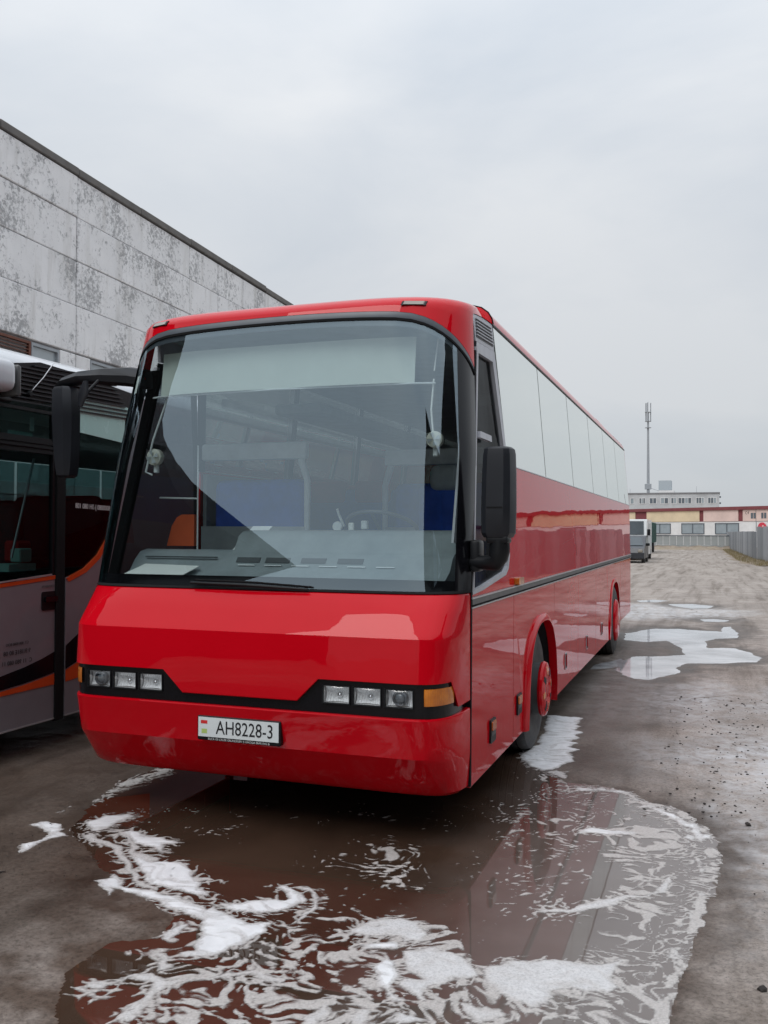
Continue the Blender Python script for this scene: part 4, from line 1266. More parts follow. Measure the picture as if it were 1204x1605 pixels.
# number plate
PY = front(0, 0.63)[1]-0.004
pl_ = B().rbox(-0.272, 0.266, PY-0.020, PY+0.02, 0.549, 0.690, 0.006, 1).out('number_plate', M['black'], bus)
B().box(-0.262, 0.256, PY-0.0235, PY-0.0205, 0.571, 0.683).out('plate_sheet', M['plate_white'], pl_)
fm = lambda x, z: frame_mat((x, PY-0.0245, z), (1, 0, 0), (0, 0, 1))
text('registration', 'AH8228-3', M['ink'], 0.110, fm(0.040, 0.625), pl_, 0.80, 0.0006)
B().box(-0.245, -0.202, PY-0.0245, PY-0.0237, 0.646, 0.665).out('flag_mark', M['plate_red'], pl_)
B().box(-0.240, -0.204, PY-0.0245, PY-0.0237, 0.590, 0.616).out('green_mark', M['plate_green'], pl_)
text('holder_lettering', 'BUCA GE CRUSE GRUNDIGEN S: GACIGA BEAR EVG B', M['white_ink'], 0.0165, frame_mat((0.0, PY-0.0212, 0.5585), (1, 0, 0), (0, 0, 1)), pl_, 1.0, 0.0004)

# windscreen
def ztop(x):
    X = abs(x)*1.17
    z = 3.055-0.03*(X/0.9)**2
    if X > 0.80:
        t = min(1.0, (X-0.80)/0.37)
        z -= 0.27*(1-math.sqrt(max(0.0, 1-t**2.2)))
    return z
wz = lambda t, i=0.0: (lambda x: (1.425+(ztop(x)-1.425)*t, i))
ws = front_patch([wz(t) for t in np.linspace(0, 1, 25)]).out('windscreen', M['wscreen'], bus, 60)
# printed border of the glass, a hair inside it
def border(name, rows, mat=M['gloss_black']):
    return front_patch(rows).out(name, mat, ws, 60)
border('bottom_border', [wz(-0.004, 0.012), wz(0.02, 0.012), wz(0.043, 0.012)])
for s in (-1, 1):
    B().grid([[front(s*x, 1.428+(ztop(s*x)-1.428)*t, -0.0015) for x in (0.958, 0.968, 0.976, 0.984, 0.991, 0.996, 1.0)] for t in np.linspace(0, 1, 16)]).out('pillar_dark_border', M['gloss_black'], ws, 60)  # outer black border, also imitating the dark reflection at both corners
front_patch([wz(0.976, 0.006), wz(1.0, 0.004)]).out('top_border', M['trim_grey'], ws, 60)
trim_rows = [wz(0.996, 0.01), wz(0.998, -0.008), lambda x: (ztop(x)+0.012, -0.010), lambda x: (ztop(x)+0.012, 0.0)]
front_patch(trim_rows).out('windscreen_seal', M['rubber'], bus, 60)
front_patch([lambda x: (ztop(x)+0.010, 0.002), lambda x: (ztop(x)+0.028, -0.002), lambda x: (ztop(x)+0.052, 0.0)]).out('upper_trim', M['trim_grey'], bus, 60)
front_patch([lambda x: (1.412, 0.02), lambda x: (1.418, -0.006), lambda x: (1.430, -0.006), lambda x: (1.434, 0.01)]).out('lower_seal', M['rubber'], bus, 60)

# front cap of the roof
def caprow(z, W, ys, P, n):
    return [(W*x, ys-(ys-P)*math.sqrt(max(0.0, 1-abs(x)**n)), z) for x in XN]
zc = lambda x: ztop(x)+0.050
rows = [[front(x, zc(x), 0.012) for x in XN], [front(x, zc(x)+0.002, -0.002) for x in XN]]
def blend(a, b_, t):
    return [tuple(p*(1-t)+q*t for p, q in zip(u, v)) for u, v in zip(a, b_)]
def crown(row, dz):
    return [(x, y, z+dz*(1-min(1, abs(x)/1.15)**2.5)) for x, y, z in row]
r1 = caprow(3.135, 1.156, 0.42, -0.006, 5.5)
rows += [blend(rows[1], r1, 0.35), blend(rows[1], r1, 0.7), r1]
rows += [caprow(3.175, 1.152, 0.455, 0.042, 5.5), crown(caprow(3.205, 1.138, 0.54, 0.115, 5), 0.002), crown(caprow(3.238, 1.115, 0.68, 0.26, 4.5), 0.006), crown(caprow(3.270, 1.08, 0.84, 0.50, 4), 0.018), crown(caprow(3.300, 1.05, 0.99, 0.96, 4), 0.045)]
capb = B().grid(rows)
RP0 = [(1.152, 3.150), (1.152, 3.195), (1.144, 3.235), (1.118, 3.28), (1.07, 3.318), (0.98, 3.345), (0.7, 3.372), (0.35, 3.385), (0, 3.388)]
for s in (-1, 1):
    # cheek between the louvred panel and the crown of the cap
    ce = [r[-1 if s > 0 else 0] for r in rows[4:]]
    lo = [(s*1.1535, y, z) for y, z in ((0.418, 3.132), (0.455, 3.145), (0.54, 3.158), (0.68, 3.172), (0.84, 3.184), (0.99, 3.190))]
    capb.grid([lo, ce[:6]] if len(ce) >= 6 else [lo[:len(ce)], ce])
cap = capb.out('roof_cap', M['red'], bus, 50)
for s in (-1, 1):
    # marker lamp let into the cap
    xm = s*0.885
    pts = [(xm-0.070, 3.122), (xm+0.070, 3.122), (xm+0.074, 3.152), (xm-0.066, 3.152)]
    def capy(x, z):
        xa = abs(x)
        f = lambda W, ys, P, n: ys-(ys-P)*math.sqrt(max(0.0, 1-(xa/W)**n))
        return np.interp(z, [3.115, 3.135, 3.175], [f(1.157, 0.417, -0.012, 5.5), f(1.156, 0.42, -0.006, 5.5), f(1.152, 0.455, 0.042, 5.5)])
    v = [(x+0.0, capy(x, z)-0.012, z) for x, z in pts]+[(x, capy(x, z)+0.03, z) for x, z in pts]
    ml = mesh('marker_lamp', v, [(0, 1, 2, 3), (7, 6, 5, 4), (0, 4, 5, 1), (1, 5, 6, 2), (2, 6, 7, 3), (3, 7, 4, 0)], M['black'], bus)
    c0 = Vector(v[0]); c1 = Vector(v[1]); c2 = Vector(v[2]); c3 = Vector(v[3])
    cc = (c0+c1+c2+c3)/4
    v2 = [cc+(p-cc)*0.80+Vector((0, -0.006, 0.002)) for p in (c0, c1, c2, c3)]+[cc+(p-cc)*0.86+Vector((0, 0.004, 0)) for p in (c0, c1, c2, c3)]
    mesh('lens', v2, [(0, 1, 2, 3), (0, 4, 5, 1), (1, 5, 6, 2), (2, 6, 7, 3), (3, 7, 4, 0)], M['clear_lens'], ml)

# roof shell
RP = RP0[1:]
RP = RP+[(-x, z) for x, z in RP[-2::-1]]
ry = [0.975, 0.985, 1.0, 3, 6, 9, 10.9, 11.1, 11.2, 11.24]
rz = [0.55, 0.90, 0.985, 1.0, 1.0, 1.0, 1.0, 0.97, 0.86, 0.55]
B().grid([[(x*(1 if k > 1 else 0.985)*(1 if k < 8 else 0.985), y, 3.195+(z-3.195)*rz[k]) for x, z in RP] for k, y in enumerate(ry)]).out('roof', M['red'], bus, 40)
B().tube([(x*1.0005, 1.0, 3.195+(z-3.195)*0.985) for x, z in RP], 0.0055, 6).out('roof_seam', M['rubber'], bus)
hb = B().rbox(0.30, 0.98, 8.55, 9.5, 3.36, 3.455, 0.04, 2).out('roof_hatch', M['red'], bus, 40)

# sides
def sx(z):
    return np.interp(z, [0.27, 0.45, 1.40, 2.235, 3.195], [1.244, 1.25, 1.25, 1.231, 1.150])
def side(b, pts, s, d0, d1):
    """outline (y, z) on the side skin, from depth d0 (inside) to d1 (proud)"""
    n = len(pts)
    a = [(s*(sx(z)+d0), y, z) for y, z in pts]
    c = [(s*(sx(z)+d1), y, z) for y, z in pts]
    return b.add(a+c, [tuple(range(n)), tuple(range(2*n-1, n-1, -1))]+[(i, (i+1) % n, n+(i+1) % n, n+i) for i in range(n)])
def rect(y0, y1, z0, z1, c=0.0):
    if not c:
        return [(y0, z0), (y1, z0), (y1, z1), (y0, z1)]
    o = []
    for cy, cz, a0 in ((y0+c, z0+c, PI), (y1-c, z0+c, 1.5*PI), (y1-c, z1-c, 0), (y0+c, z1-c, 0.5*PI)):
        for k in range(4):
            a = a0+PI/2*k/3
            o.append((cy+c*math.cos(a), cz+c*math.sin(a)))
    return o
def arch(yc, hw, zt, zb, n=22, pw=2.6):
    o = []
    for k in range(n+1):
        a = PI-PI*k/n
        c, s_ = math.cos(a), math.sin(a)
        o.append((yc+hw*math.copysign(abs(c)**(2/pw), c), zb+(zt-zb)*abs(s_)**(2/pw)))
    return o
FWY, RWY = 2.33, 8.47
for s in (1, -1):
    seams = [0.012, 1.24, 3.02, 4.58, 6.16, 7.40, 9.36, 10.17, 11.225]
    for y0, y1 in zip(seams[:-1], seams[1:]):
        y0 += 0.005; y1 -= 0.005
        zb = 0.29 if y1 < 9.4 else 0.40
        out_ = [(y0, zb)]
        for yc in (FWY, RWY):
            if y0 < yc < y1:
                out_ += arch(yc, 0.680, 1.070, zb)
        out_ += [(y1, zb if y1 < 9.3 else 0.40), (y1, 1.318), (y0, 1.318)]
        side(B(), out_, s, -0.02, 0).out('side_panel', M['red'], bus)
    # belt panel above the stripe, cut out round the driver's window
    side(B(), [(0.02, 1.388), (11.225, 1.388), (11.225, 2.228), (1.135, 2.228), (1.125, 1.60), (1.08, 1.52), (0.98, 1.478), (0.30, 1.412), (0.02, 1.402)], s, -0.02, 0).out('belt_panel', M['red'], bus)
    for z0, z1, dp, mt, nm in ((1.322, 1.330, 0.010, 'silver', 'moulding'), (1.331, 1.343, 0.004, 'rubber', 'moulding'), (1.344, 1.376, 0.012, 'stripe', 'side_stripe'), (1.377, 1.386, 0.014, 'silver', 'moulding')):
        side(B(), rect(0.012, 11.22, z0, z1), s, -0.015, dp).out(nm, M[mt], bus)
    for yc in (FWY, RWY):
        ro, ri = arch(yc, 0.715, 1.100, 0.285), arch(yc, 0.655, 1.045, 0.285)
        lip = B()
        n = len(ro)
        pts = []
        for k in range(n):
            yo, zo = ro[k]; yi, zi = ri[k]
            pts.append([(s*(sx(zo)-0.004), yo, zo), (s*(sx(zo)+0.012), yo*0.96+yi*0.04, zo*0.96+zi*0.04), (s*(sx(zo)+(0.032 if yc < 5 else 0.013)), (yo+2*yi)/3, (zo+2*zi)/3), (s*(sx(zo)+(0.034 if yc < 5 else 0.015)), yi, zi), (s*(sx(zo)-0.035), yi, zi)])
        lip.grid(pts)
        lip.out('wheel_arch_lip', M['red'], bus, 40)
        # dark liner
        li = arch(yc, 0.70, 1.09, 0.30, 14)
        B().grid([[(s*(1.22), y, z) for y, z in li], [(s*0.62, y, z) for y, z in li]]).out('wheel_housing', M['inner_dark'], bus, 60)
    # passenger windows
    ye = [1.06, 2.709, 4.398, 6.113, 7.732, 9.391, 11.215]
    for k in range(6):
        a, b_ = ye[k]+0.012, ye[k+1]-0.012
        pts = [(a+(0.065 if k == 0 else 0), 2.238), (b_, 2.238), (b_, 3.188), (a-(0.055 if k == 0 else 0), 3.188)]
        w = side(B(), pts, s, -0.012, -0.004).out('side_window', M['side_glass'], bus)
    side(B(), [(1.085, 2.232), (1.165, 2.232), (1.045, 3.19), (0.955, 3.19), (0.965, 2.99)], s, -0.032, -0.014).out('door_pillar', M['black'], bus)
    side(B(), rect(1.0, 11.22, 2.2295, 2.2365), s, -0.02, 0.004).out('window_moulding', M['silver'], bus)
    side(B(), rect(0.98, 11.22, 3.186, 3.196), s, -0.02, 0.005).out('gutter', M['black'], bus)
    for yv in ye[1:-1]:
        side(B(), rect(yv-0.03, yv+0.03, 2.24, 3.18), s, -0.045, -0.02).out('window_post', M['inner_dark'], bus)
    # front quarter: driver's window and the louvred panel over it
    pane_o = [(0.485, 2.900), (0.895, 2.915), (1.045, 2.25), (1.085, 1.60), (1.04, 1.535), (0.95, 1.50), (0.30, 1.438), (0.085, 1.425)]
    fr_o = [(0.455, 2.968), (0.975, 2.998), (1.115, 2.25), (1.118, 1.60), (1.07, 1.518), (0.98, 1.475), (0.30, 1.412), (0.048, 1.400)]
    cyy = lambda o_: o_
    fb = B()
    n = len(pane_o)
    vo = [(s*(sx(z)+0.002), y, z) for y, z in fr_o]+[(s*(sx(z)+0.002), y, z) for y, z in pane_o]+[(s*(sx(z)-0.03), y, z) for y, z in pane_o]
    fb.add(vo, [(i, (i+1) % n, n+(i+1) % n, n+i) for i in range(n)]+[(n+i, n+(i+1) % n, 2*n+(i+1) % n, 2*n+i) for i in range(n)])
    fo = fb.out('driver_window_frame' if s > 0 else 'door_frame', M['frame_grey'] if s > 0 else M['black'], bus)
    side(B(), pane_o, s, -0.03, -0.022).out('pane', M['dark_glass'], fo)
    side(B(), [(0.32, 2.345), (0.62, 2.345), (0.62, 2.385), (0.33, 2.385)], s, -0.02, 0.012).out('sash_bar', M['frame_grey'], fo)
    side(B(), [(0.030, 1.42), (0.054, 1.42), (0.452, 2.93), (0.425, 2.93)], s, -0.02, 0.012).out('pillar_trim', M['frame_grey'], bus)
    side(B(), [(0.002, 0.30), (0.026, 0.30), (0.026, 1.42), (0.415, 2.90), (0.385, 2.90), (0.002, 1.42)], s, -0.05, 0.006).out('corner_seal', M['rubber'], bus)
    lv = side(B(), [(0.450, 2.972), (0.982, 3.002), (0.99, 3.188), (0.68, 3.170), (0.455, 3.142), (0.418, 3.128)], s, -0.03, -0.002).out('louvre_panel', M['frame_grey'], bus)
    for k in range(6):
        t = k/5
        z0 = 3.000+0.108*t
        y0, y1 = 0.475+0.015*t, 0.955-0.03*t*t
        dz = 0.028
        side(B(), [(y0, z0), (y1, z0+dz), (y1, z0+dz+0.012), (y0, z0+0.012)], s, -0.004, 0.001).out('vent_slot', M['black'], lv)
        side(B(), [(y0, z0+0.012), (y1, z0+dz+0.012), (y1, z0+dz+0.018), (y0, z0+0.018)], s, -0.004, 0.009).out('louvre_blade', M['frame_grey'], lv)
    # lights on the skirt
    for y0, y1, z0, z1 in ((0.50, 0.64, 0.438, 0.585), (1.345, 1.50, 0.455, 0.60)):
        ml = side(B(), rect(y0, y1, z0, z1, 0.012), s, -0.01, 0.008).out('side_marker', M['black'], bus)
        zm = z0+(z1-z0)*0.52
        side(B(), rect(y0+0.018, y1-0.018, zm, z1-0.014, 0.008), s, 0.006, 0.016).out('lens', M['orange_lens'], ml)
        side(B(), rect(y0+0.018, y1-0.018, z0+0.045, zm-0.008), s, 0.006, 0.011).out('reflector_strip', M['stripe'], ml)
    am = side(B(), rect(1.26, 1.44, 1.392, 1.442, 0.01), s, -0.01, 0.035).out('side_indicator', M['amber'], bus)
    for y in (3.70, 5.28, 6.78):
        h = side(B(), rect(y-0.045, y+0.045, 0.455, 0.615, 0.012), s, -0.01, 0.004).out('locker_handle', M['silver'], bus)
        side(B(), rect(y-0.034, y+0.034, 0.468, 0.602, 0.01), s, 0.002, 0.006).out('recess', M['inner_dark'], h)
        side(B(), rect(y-0.012, y+0.034, 0.49, 0.585), s, 0.005, 0.014).out('lever', M['red'], h)
# back wall and dark inner skin behind the seams
B().prism([(-1.245, 0.40), (1.245, 0.40), (1.245, 1.40), (1.226, 2.23), (1.148, 3.18), (-1.148, 3.18), (-1.226, 2.23), (-1.245, 1.40)], 1, 11.20, 11.232).out('rear_panel', M['red'], bus)
for s in (1, -1):
    for a, b_ in ((0.05, FWY-0.75), (FWY+0.75, RWY-0.75), (RWY+0.75, 11.18)):
        B().box(min(s*1.215, s*1.19), max(s*1.215, s*1.19), a, b_, 0.42, 1.40).out('inner_skin', M['inner_dark'], bus)
    B().box(min(s*1.20, s*1.17), max(s*1.20, s*1.17), 1.14, 11.18, 1.30, 2.21).out('inner_trim', M['cabin_grey'], bus)
B().box(-1.18, 1.18, 0.45, 11.18, 1.00, 1.05).out('floor', M['cabin_grey'], bus)
B().box(-0.88, 0.88, -0.10, 11.15, 0.36, 0.98).out('underbody', M['inner_dark'], bus)
B().box(-1.15, 1.15, -0.12, 0.25, 0.40, 0.95).out('front_bulkhead', M['inner_dark'], bus)
B().box(-1.10, 1.10, 0.42, 11.15, 3.12, 3.15).out('ceiling', M['cabin_grey'], bus)

# wheels
def wheel(s, yc, frontw):
    w = B()
    xo = 1.205 if frontw else 1.252
    ty = [(xo-0.30, 0.27), (xo-0.29, 0.40), (xo-0.27, 0.475), (xo-0.22, 0.496), (xo-0.06, 0.497), (xo-0.02, 0.480), (xo+0.002, 0.42), (xo+0.004, 0.36), (xo-0.004, 0.315), (xo-0.01, 0.285)]
    t = B().lathe([(a, r) for a, r in ty], (0, yc, 0.492), 0, 56, s).out('wheel', M['tyre'], bus, 40)
    gr = B()
    for k in range(3):
        xa = xo-0.10-0.055*k
        gr.lathe([(xa, 0.4975), (xa+0.001, 0.499), (xa+0.010, 0.499), (xa+0.011, 0.4975)], (0, yc, 0.492), 0, 40, s)
    gr.out('tread_rib', M['rubber'], t)
    rim = B().lathe([(xo-0.012, 0.286), (xo-0.016, 0.272), (xo-0.05, 0.262), (xo-0.11, 0.235), (xo-0.115, 0.15), (xo-0.10, 0.05)], (0, yc, 0.492), 0, 48, s)
    rim.out('rim', M['stripe'], t, 50)
    if frontw:
        ho = B()
        for k in range(10):
            a = 2*PI*k/10
            ho.lathe([(xo-0.104, 0.024), (xo-0.098, 0.022), (xo-0.098, 0.001)], (0, yc+0.205*math.cos(a), 0.492+0.205*math.sin(a)), 0, 10, s)
        ho.out('rim_hole', M['inner_dark'], t)
        B().lathe([(xo-0.11, 0.205), (xo+0.06, 0.205), (xo+0.065, 0.18)], (0, yc, 0.492), 0, 40, s).out('hub_drum', M['stripe'], t, 40)
        hc = B().lathe([(xo+0.052, 0.215), (xo+0.070, 0.222), (xo+0.088, 0.212), (xo+0.102, 0.17), (xo+0.106, 0.12), (xo+0.096, 0.10), (xo+0.094, 0.06), (xo+0.100, 0.045), (xo+0.100, 0.01)], (0, yc, 0.492), 0, 48, s).out('hub_cap', M['red'], t, 40)
        for k in range(8):
            a = 2*PI*k/8+0.2
            ca, sa = math.cos(a), math.sin(a)
            b_ = B()
            pts = []
            for r, hw in ((0.115, 0.016), (0.14, 0.024), (0.185, 0.022)):
                pts.append([(r*ca-hw*sa, r*sa+hw*ca), (r*ca+hw*sa, r*sa-hw*ca)])
            vv = [(s*(xo+0.1005 if i == 2 else xo+0.1075), yc+p[0], 0.492+p[1]) for i, pr in enumerate(pts) for p in pr]
            vv += [(s*(xo+0.05), v_[1], v_[2]) for v_ in vv]
            b_.add(vv, [(0, 1, 3, 2), (2, 3, 5, 4), (0, 2, 8, 6), (2, 4, 10, 8), (1, 7, 9, 3), (3, 9, 11, 5), (4, 5, 11, 10), (0, 6, 7, 1)])
            b_.out('cap_slot', M['inner_dark'] if k % 2 else M['orange_lens'], hc)
    else:
        B().lathe([(xo-0.03, 0.29), (xo+0.008, 0.30), (xo+0.028, 0.29), (xo+0.045, 0.24), (xo+0.055, 0.15), (xo+0.058, 0.02)], (0, yc, 0.492), 0, 48, s).out('hub_cap', M['red'], t, 40)
for s in (1, -1):
    wheel(s, FWY, True)
    wheel(s, RWY, False)
B().tube([(-1.0, FWY, 0.49), (1.0, FWY, 0.49)], 0.07, 10).tube([(-1.0, RWY, 0.49), (1.0, RWY, 0.49)], 0.09, 10).out('axle', M['inner_dark'], bus)

# mirror on the driver's side
mr_ = B()
hx0, hx1 = 1.312, 1.508
prof = [(1.735, 0.82, 0.0), (1.76, 0.97, 0.0), (1.90, 1.0, 0), (2.10, 0.97, 0), (2.21, 0.92, 0), (2.24, 0.86, 0), (2.252, 0.70, 0)]
rows = []
for z, k, _ in prof:
    xc, hw = (hx0+hx1)/2+0.012*(z-1.75), 0.100*k
    yb, yf = 0.055, -0.075*k
    rows.append([(xc-hw*0.96, yb, z), (xc-hw, yf*0.2+yb*0.3, z), (xc-hw*0.86, yf*0.75, z), (xc-hw*0.55, yf, z), (xc+hw*0.45, yf, z), (xc+hw*0.80, yf*0.72, z), (xc+hw, yf*0.1+yb*0.3, z), (xc+hw*0.96, yb, z)])
mr_.grid(rows)
mr_.add(rows[0], [tuple(range(8))]); mr_.add(rows[-1], [tuple(range(8))])
for a in (0,):
    mr_.grid([[r[0] for r in rows], [r[7] for r in rows]])
mm = mr_.out('wing_mirror', M['mirror_shell'], bus, 28)
B().box(1.33, 1.495, 0.056, 0.060, 1.78, 2.22).out('mirror_face', M['mirror'], mm)
B().box(1.362, 1.452, -0.082, -0.066, 1.905, 1.909).out('shell_seam', M['rubber'], mm)
B().rbox(1.352, 1.482, -0.06, 0.05, 1.70, 1.745, 0.015, 2).out('collar', M['black'], mm, 40)
B().tube([(1.422, -0.005, 1.72), (1.422, -0.005, 1.66), (1.412, -0.003, 1.62), (1.40, 0.0, 1.595), (1.33, 0.01, 1.59), (1.255, 0.03, 1.59)], [0.058, 0.060, 0.058, 0.052, 0.042, 0.040], 14).out('bracket', M['black'], mm, 50)
B().rbox(1.245, 1.305, -0.01, 0.12, 1.535, 1.72, 0.02, 2).out('mount', M['black'], mm, 40)

# mirror arm on the kerb side
lm = B()
arm = [((-1.12, 0.27, 2.815), 0.070, 0.05), ((-1.24, 0.22, 2.835), 0.070, 0.05), ((-1.38, 0.12, 2.830), 0.058, 0.055), ((-1.51, 0.04, 2.815), 0.046, 0.06), ((-1.61, 0.0, 2.780), 0.034, 0.06), ((-1.672, 0.0, 2.735), 0.015, 0.05)]
rows = []
for (x, y, z), h, d in arm:
    rows.append([(x, y-d, z), (x, y-d*0.5, z+h*0.8), (x, y+d*0.4, z+h), (x, y+d, z+h*0.4), (x, y+d, z-h*0.8), (x, y, z-h), (x, y-d*0.8, z-h*0.7), (x, y-d, z)])
lm.grid(rows)
lmo = lm.out('mirror_arm', M['mirror_shell'], bus, 50)
rows = []
for z, k in ((2.745, 0.75), (2.72, 0.95), (2.55, 1.0), (2.35, 0.92), (2.20, 0.80), (2.14, 0.66), (2.125, 0.4)):
    xc, yc, hw = -1.612+0.03*(2.74-z), 0.0, 0.088*k
    rows.append([(xc-hw, yc+0.05, z), (xc-hw, yc-0.02, z), (xc-hw*0.6, yc-0.07*k, z), (xc+hw*0.55, yc-0.085*k, z), (xc+hw, yc-0.04, z), (xc+hw, yc+0.05, z)])
hd = B().grid(rows)
hd.grid([[r[0] for r in rows], [r[5] for r in rows]])
hd.add(rows[-1], [tuple(range(6))]); hd.add(rows[0], [tuple(range(6))])
hd.out('mirror_head', M['mirror_shell'], lmo, 35)
B().box(-1.67, -1.55, 0.052, 0.056, 2.2, 2.70).out('mirror_face', M['mirror'], lmo)
rows = [[(-1.42+0.02*t+0.045*math.cos(a)*(1-abs(t-0.5)*1.2), -0.06+0.012*math.sin(a), 2.60+0.17*t) for a in [2*PI*k/10 for k in range(11)]] for t in np.linspace(0, 1, 7)]
B().grid([[(x+0.10*(z-2.69)*1.2, y, z) for x, y, z in r] for r in rows]).out('spot_mirror', M['mirror_shell'], lmo, 60)
B().tube([(-1.40, -0.04, 2.69), (-1.38, 0.06, 2.79)], 0.012, 8).out('spot_mirror_stem', M['black'], lmo)
pb = [[front(-1+(1-x0)*t, z, -0.012) for t in np.linspace(0, 1, 6)] for z, x0 in ((2.90, 0.93), (2.75, 0.915), (2.60, 0.90), (2.50, 0.945), (2.38, 0.985))]
B().grid(pb).out('pillar_plate', M['black'], lmo, 60)

# wipers at the foot of the windscreen
for xa, xb in ((-0.42, 0.36),):
    y0 = front(xa/1.25, 1.45)[1]
    wpr = B().tube([(xa, y0-0.03, 1.452), ((xa+xb)/2, front(0, 1.445)[1]-0.035, 1.446), (xb, front(xb/1.25, 1.43)[1]-0.03, 1.430)], [0.008, 0.011, 0.006], 8).out('wiper', M['black'], bus)
    B().tube([(xa+0.02, y0-0.012, 1.468), (0.0, front(0, 1.45)[1]-0.012, 1.462), (xb+0.02, front(xb/1.25, 1.44)[1]-0.012, 1.442)], 0.006, 6).out('wiper_blade', M['rubber'], wpr)

# ---- inside
dp = [(-0.16, 1.38), (-0.15, 1.445), (-0.02, 1.475), (0.10, 1.53), (0.155, 1.60), (0.20, 1.625), (0.235, 1.64), (0.30, 1.735), (0.36, 1.765), (0.52, 1.775), (0.66, 1.72), (0.72, 1.60), (0.72, 1.30)]
dsh = B().prism(dp, 0, -0.42, 1.10).out('dashboard', M['dash'], bus, 35)
dl = [(-0.14, 1.38), (-0.13, 1.43), (0.0, 1.46), (0.10, 1.50), (0.16, 1.575), (0.22, 1.625), (0.30, 1.64), (0.62, 1.63), (0.70, 1.58), (0.70, 1.30)]
B().prism(dl, 0, -1.14, -0.424).out('dashboard_shelf', M['dash'], dsh, 35)
def dface(x0, x1, z0, z1, nm, mt, lift=0.006):
    f = lambda z: np.interp(z, [1.445, 1.475, 1.53, 1.60, 1.625, 1.64, 1.735, 1.765], [-0.15, -0.02, 0.10, 0.155, 0.20, 0.235, 0.30, 0.36])
    b = B()
    b.add([(x0, f(z0)-lift, z0), (x1, f(z0)-lift, z0), (x1, f(z1)-lift, z1), (x0, f(z1)-lift, z1), (x0, f(z0)+0.02, z0), (x1, f(z0)+0.02, z0), (x1, f(z1)+0.02, z1), (x0, f(z1)+0.02, z1)],
          [(0, 1, 2, 3), (0, 4, 5, 1), (1, 5, 6, 2), (2, 6, 7, 3), (3, 7, 4, 0)])
    return b.out(nm, M[mt], dsh)
for xc in (-0.26, -0.05, 0.20, 0.45):
    dface(xc-0.085, xc+0.085, 1.565, 1.596, 'air_vent', 'dash_dark')
for k in range(6):
    dface(-0.32+k*0.19, -0.20+k*0.19, 1.545, 1.550, 'dash_ridge', 'cabin_light', 0.010)
B().box(-1.05, -0.50, 0.148, 0.16, 1.588, 1.596).out('shelf_slot', M['dash_dark'], dsh)
# steering wheel
SC = Vector((0.42, 0.80, 1.80))
ax = Matrix.Rotation(R(-24), 4, 'X')
ring = []
for k in range(41):
    a = 2*PI*k/40
    ring.append(SC+ax @ Vector((0.245*math.cos(a), 0.245*math.sin(a), 0)))
sw = B().tube(ring, 0.014, 8, False).out('steering_wheel', M['trim_grey'], bus, 60)
sp_ = B()
for a in (0.4, 2.74, 4.71):
    sp_.tube([SC+ax @ Vector((0, 0, -0.05)), SC+ax @ Vector((0.24*math.cos(a), 0.24*math.sin(a), 0))], 0.012, 6)
sp_.tube([SC+ax @ Vector((0, 0, -0.04)), SC+ax @ Vector((0, 0, -0.34))], 0.035, 8)
sp_.out('spokes', M['trim_grey'], sw)
B().tube([(0.16, 0.74, 1.80), (0.13, 0.72, 1.88), (0.125, 0.70, 1.92)], 0.010, 6).out('stalk', M['cabin_light'], sw)
B().lathe([(-0.01, 0.034), (0.0, 0.036), (0.01, 0.034)], (0.145, 0.66, 1.80), 1, 18).out('dash_knob', M['cabin_light'], dsh, 40)
B().rbox(0.245, 0.285, 0.60, 0.62, 1.765, 1.825, 0.006, 1).out('dash_tag', M['paper'], dsh)
B().rbox(0.33, 0.375, 0.62, 0.66, 1.78, 1.84, 0.006, 1).out('dash_switch', M['cabin_light'], dsh)
B().add([(-0.50, 0.35, 1.635), (-0.34, 0.35, 1.665), (-0.27, 0.50, 1.80), (-0.42, 0.50, 1.80), (-0.50, 0.37, 1.635), (-0.34, 0.37, 1.665), (-0.27, 0.52, 1.80), (-0.42, 0.52, 1.80)],
        [(0, 1, 2, 3), (7, 6, 5, 4), (0, 4, 5, 1), (1, 5, 6, 2), (2, 6, 7, 3), (3, 7, 4, 0)]).out('console_flap', M['cabin_light'], dsh)
# driver seat and partitions
ds = B().rbox(0.46, 0.98, 1.45, 1.60, 1.20, 2.12, 0.06, 3).rbox(0.46, 0.98, 1.00, 1.50, 1.25, 1.40, 0.06, 3).out('driver_seat', M['blue'], bus, 40)
B().rbox(0.56, 0.92, 1.42, 1.56, 2.07, 2.27, 0.06, 3).out('headrest', M['cabin_grey'], ds, 40)
B().box(0.60, 0.84, 1.15, 1.42, 1.02, 1.25).out('seat_base', M['inner_dark'], ds)
for x0, x1, y, blu in ((-1.12, -0.24, 0.98, (-1.08, -0.30)), (0.06, 1.12, 1.85, (0.10, 1.05))):
    pt = B().box(x0, x1, y, y+0.05, 1.05, 1.80).out('partition', M['cabin_grey'], bus)
    B().rbox(x0, x1, y-0.01, y+0.06, 2.30, 2.43, 0.02, 2).out('partition_rail', M['cabin_light'], pt, 40)
    xi = x1 if x0 < 0 else x0
    sg_ = -1 if x0 < 0 else 1
    B().tube([(xi-0.05*-sg_, y+0.02, 2.30), (xi, y+0.02, 2.14), (xi, y+0.02, 1.05)], [0.03, 0.026, 0.018], 8).out('partition_post', M['cabin_light'], pt, 50)
    B().rbox(blu[0], blu[1], y+0.10, y+0.22, 1.30, 2.16, 0.07, 3).out('seat_back', M['blue'], pt, 40)
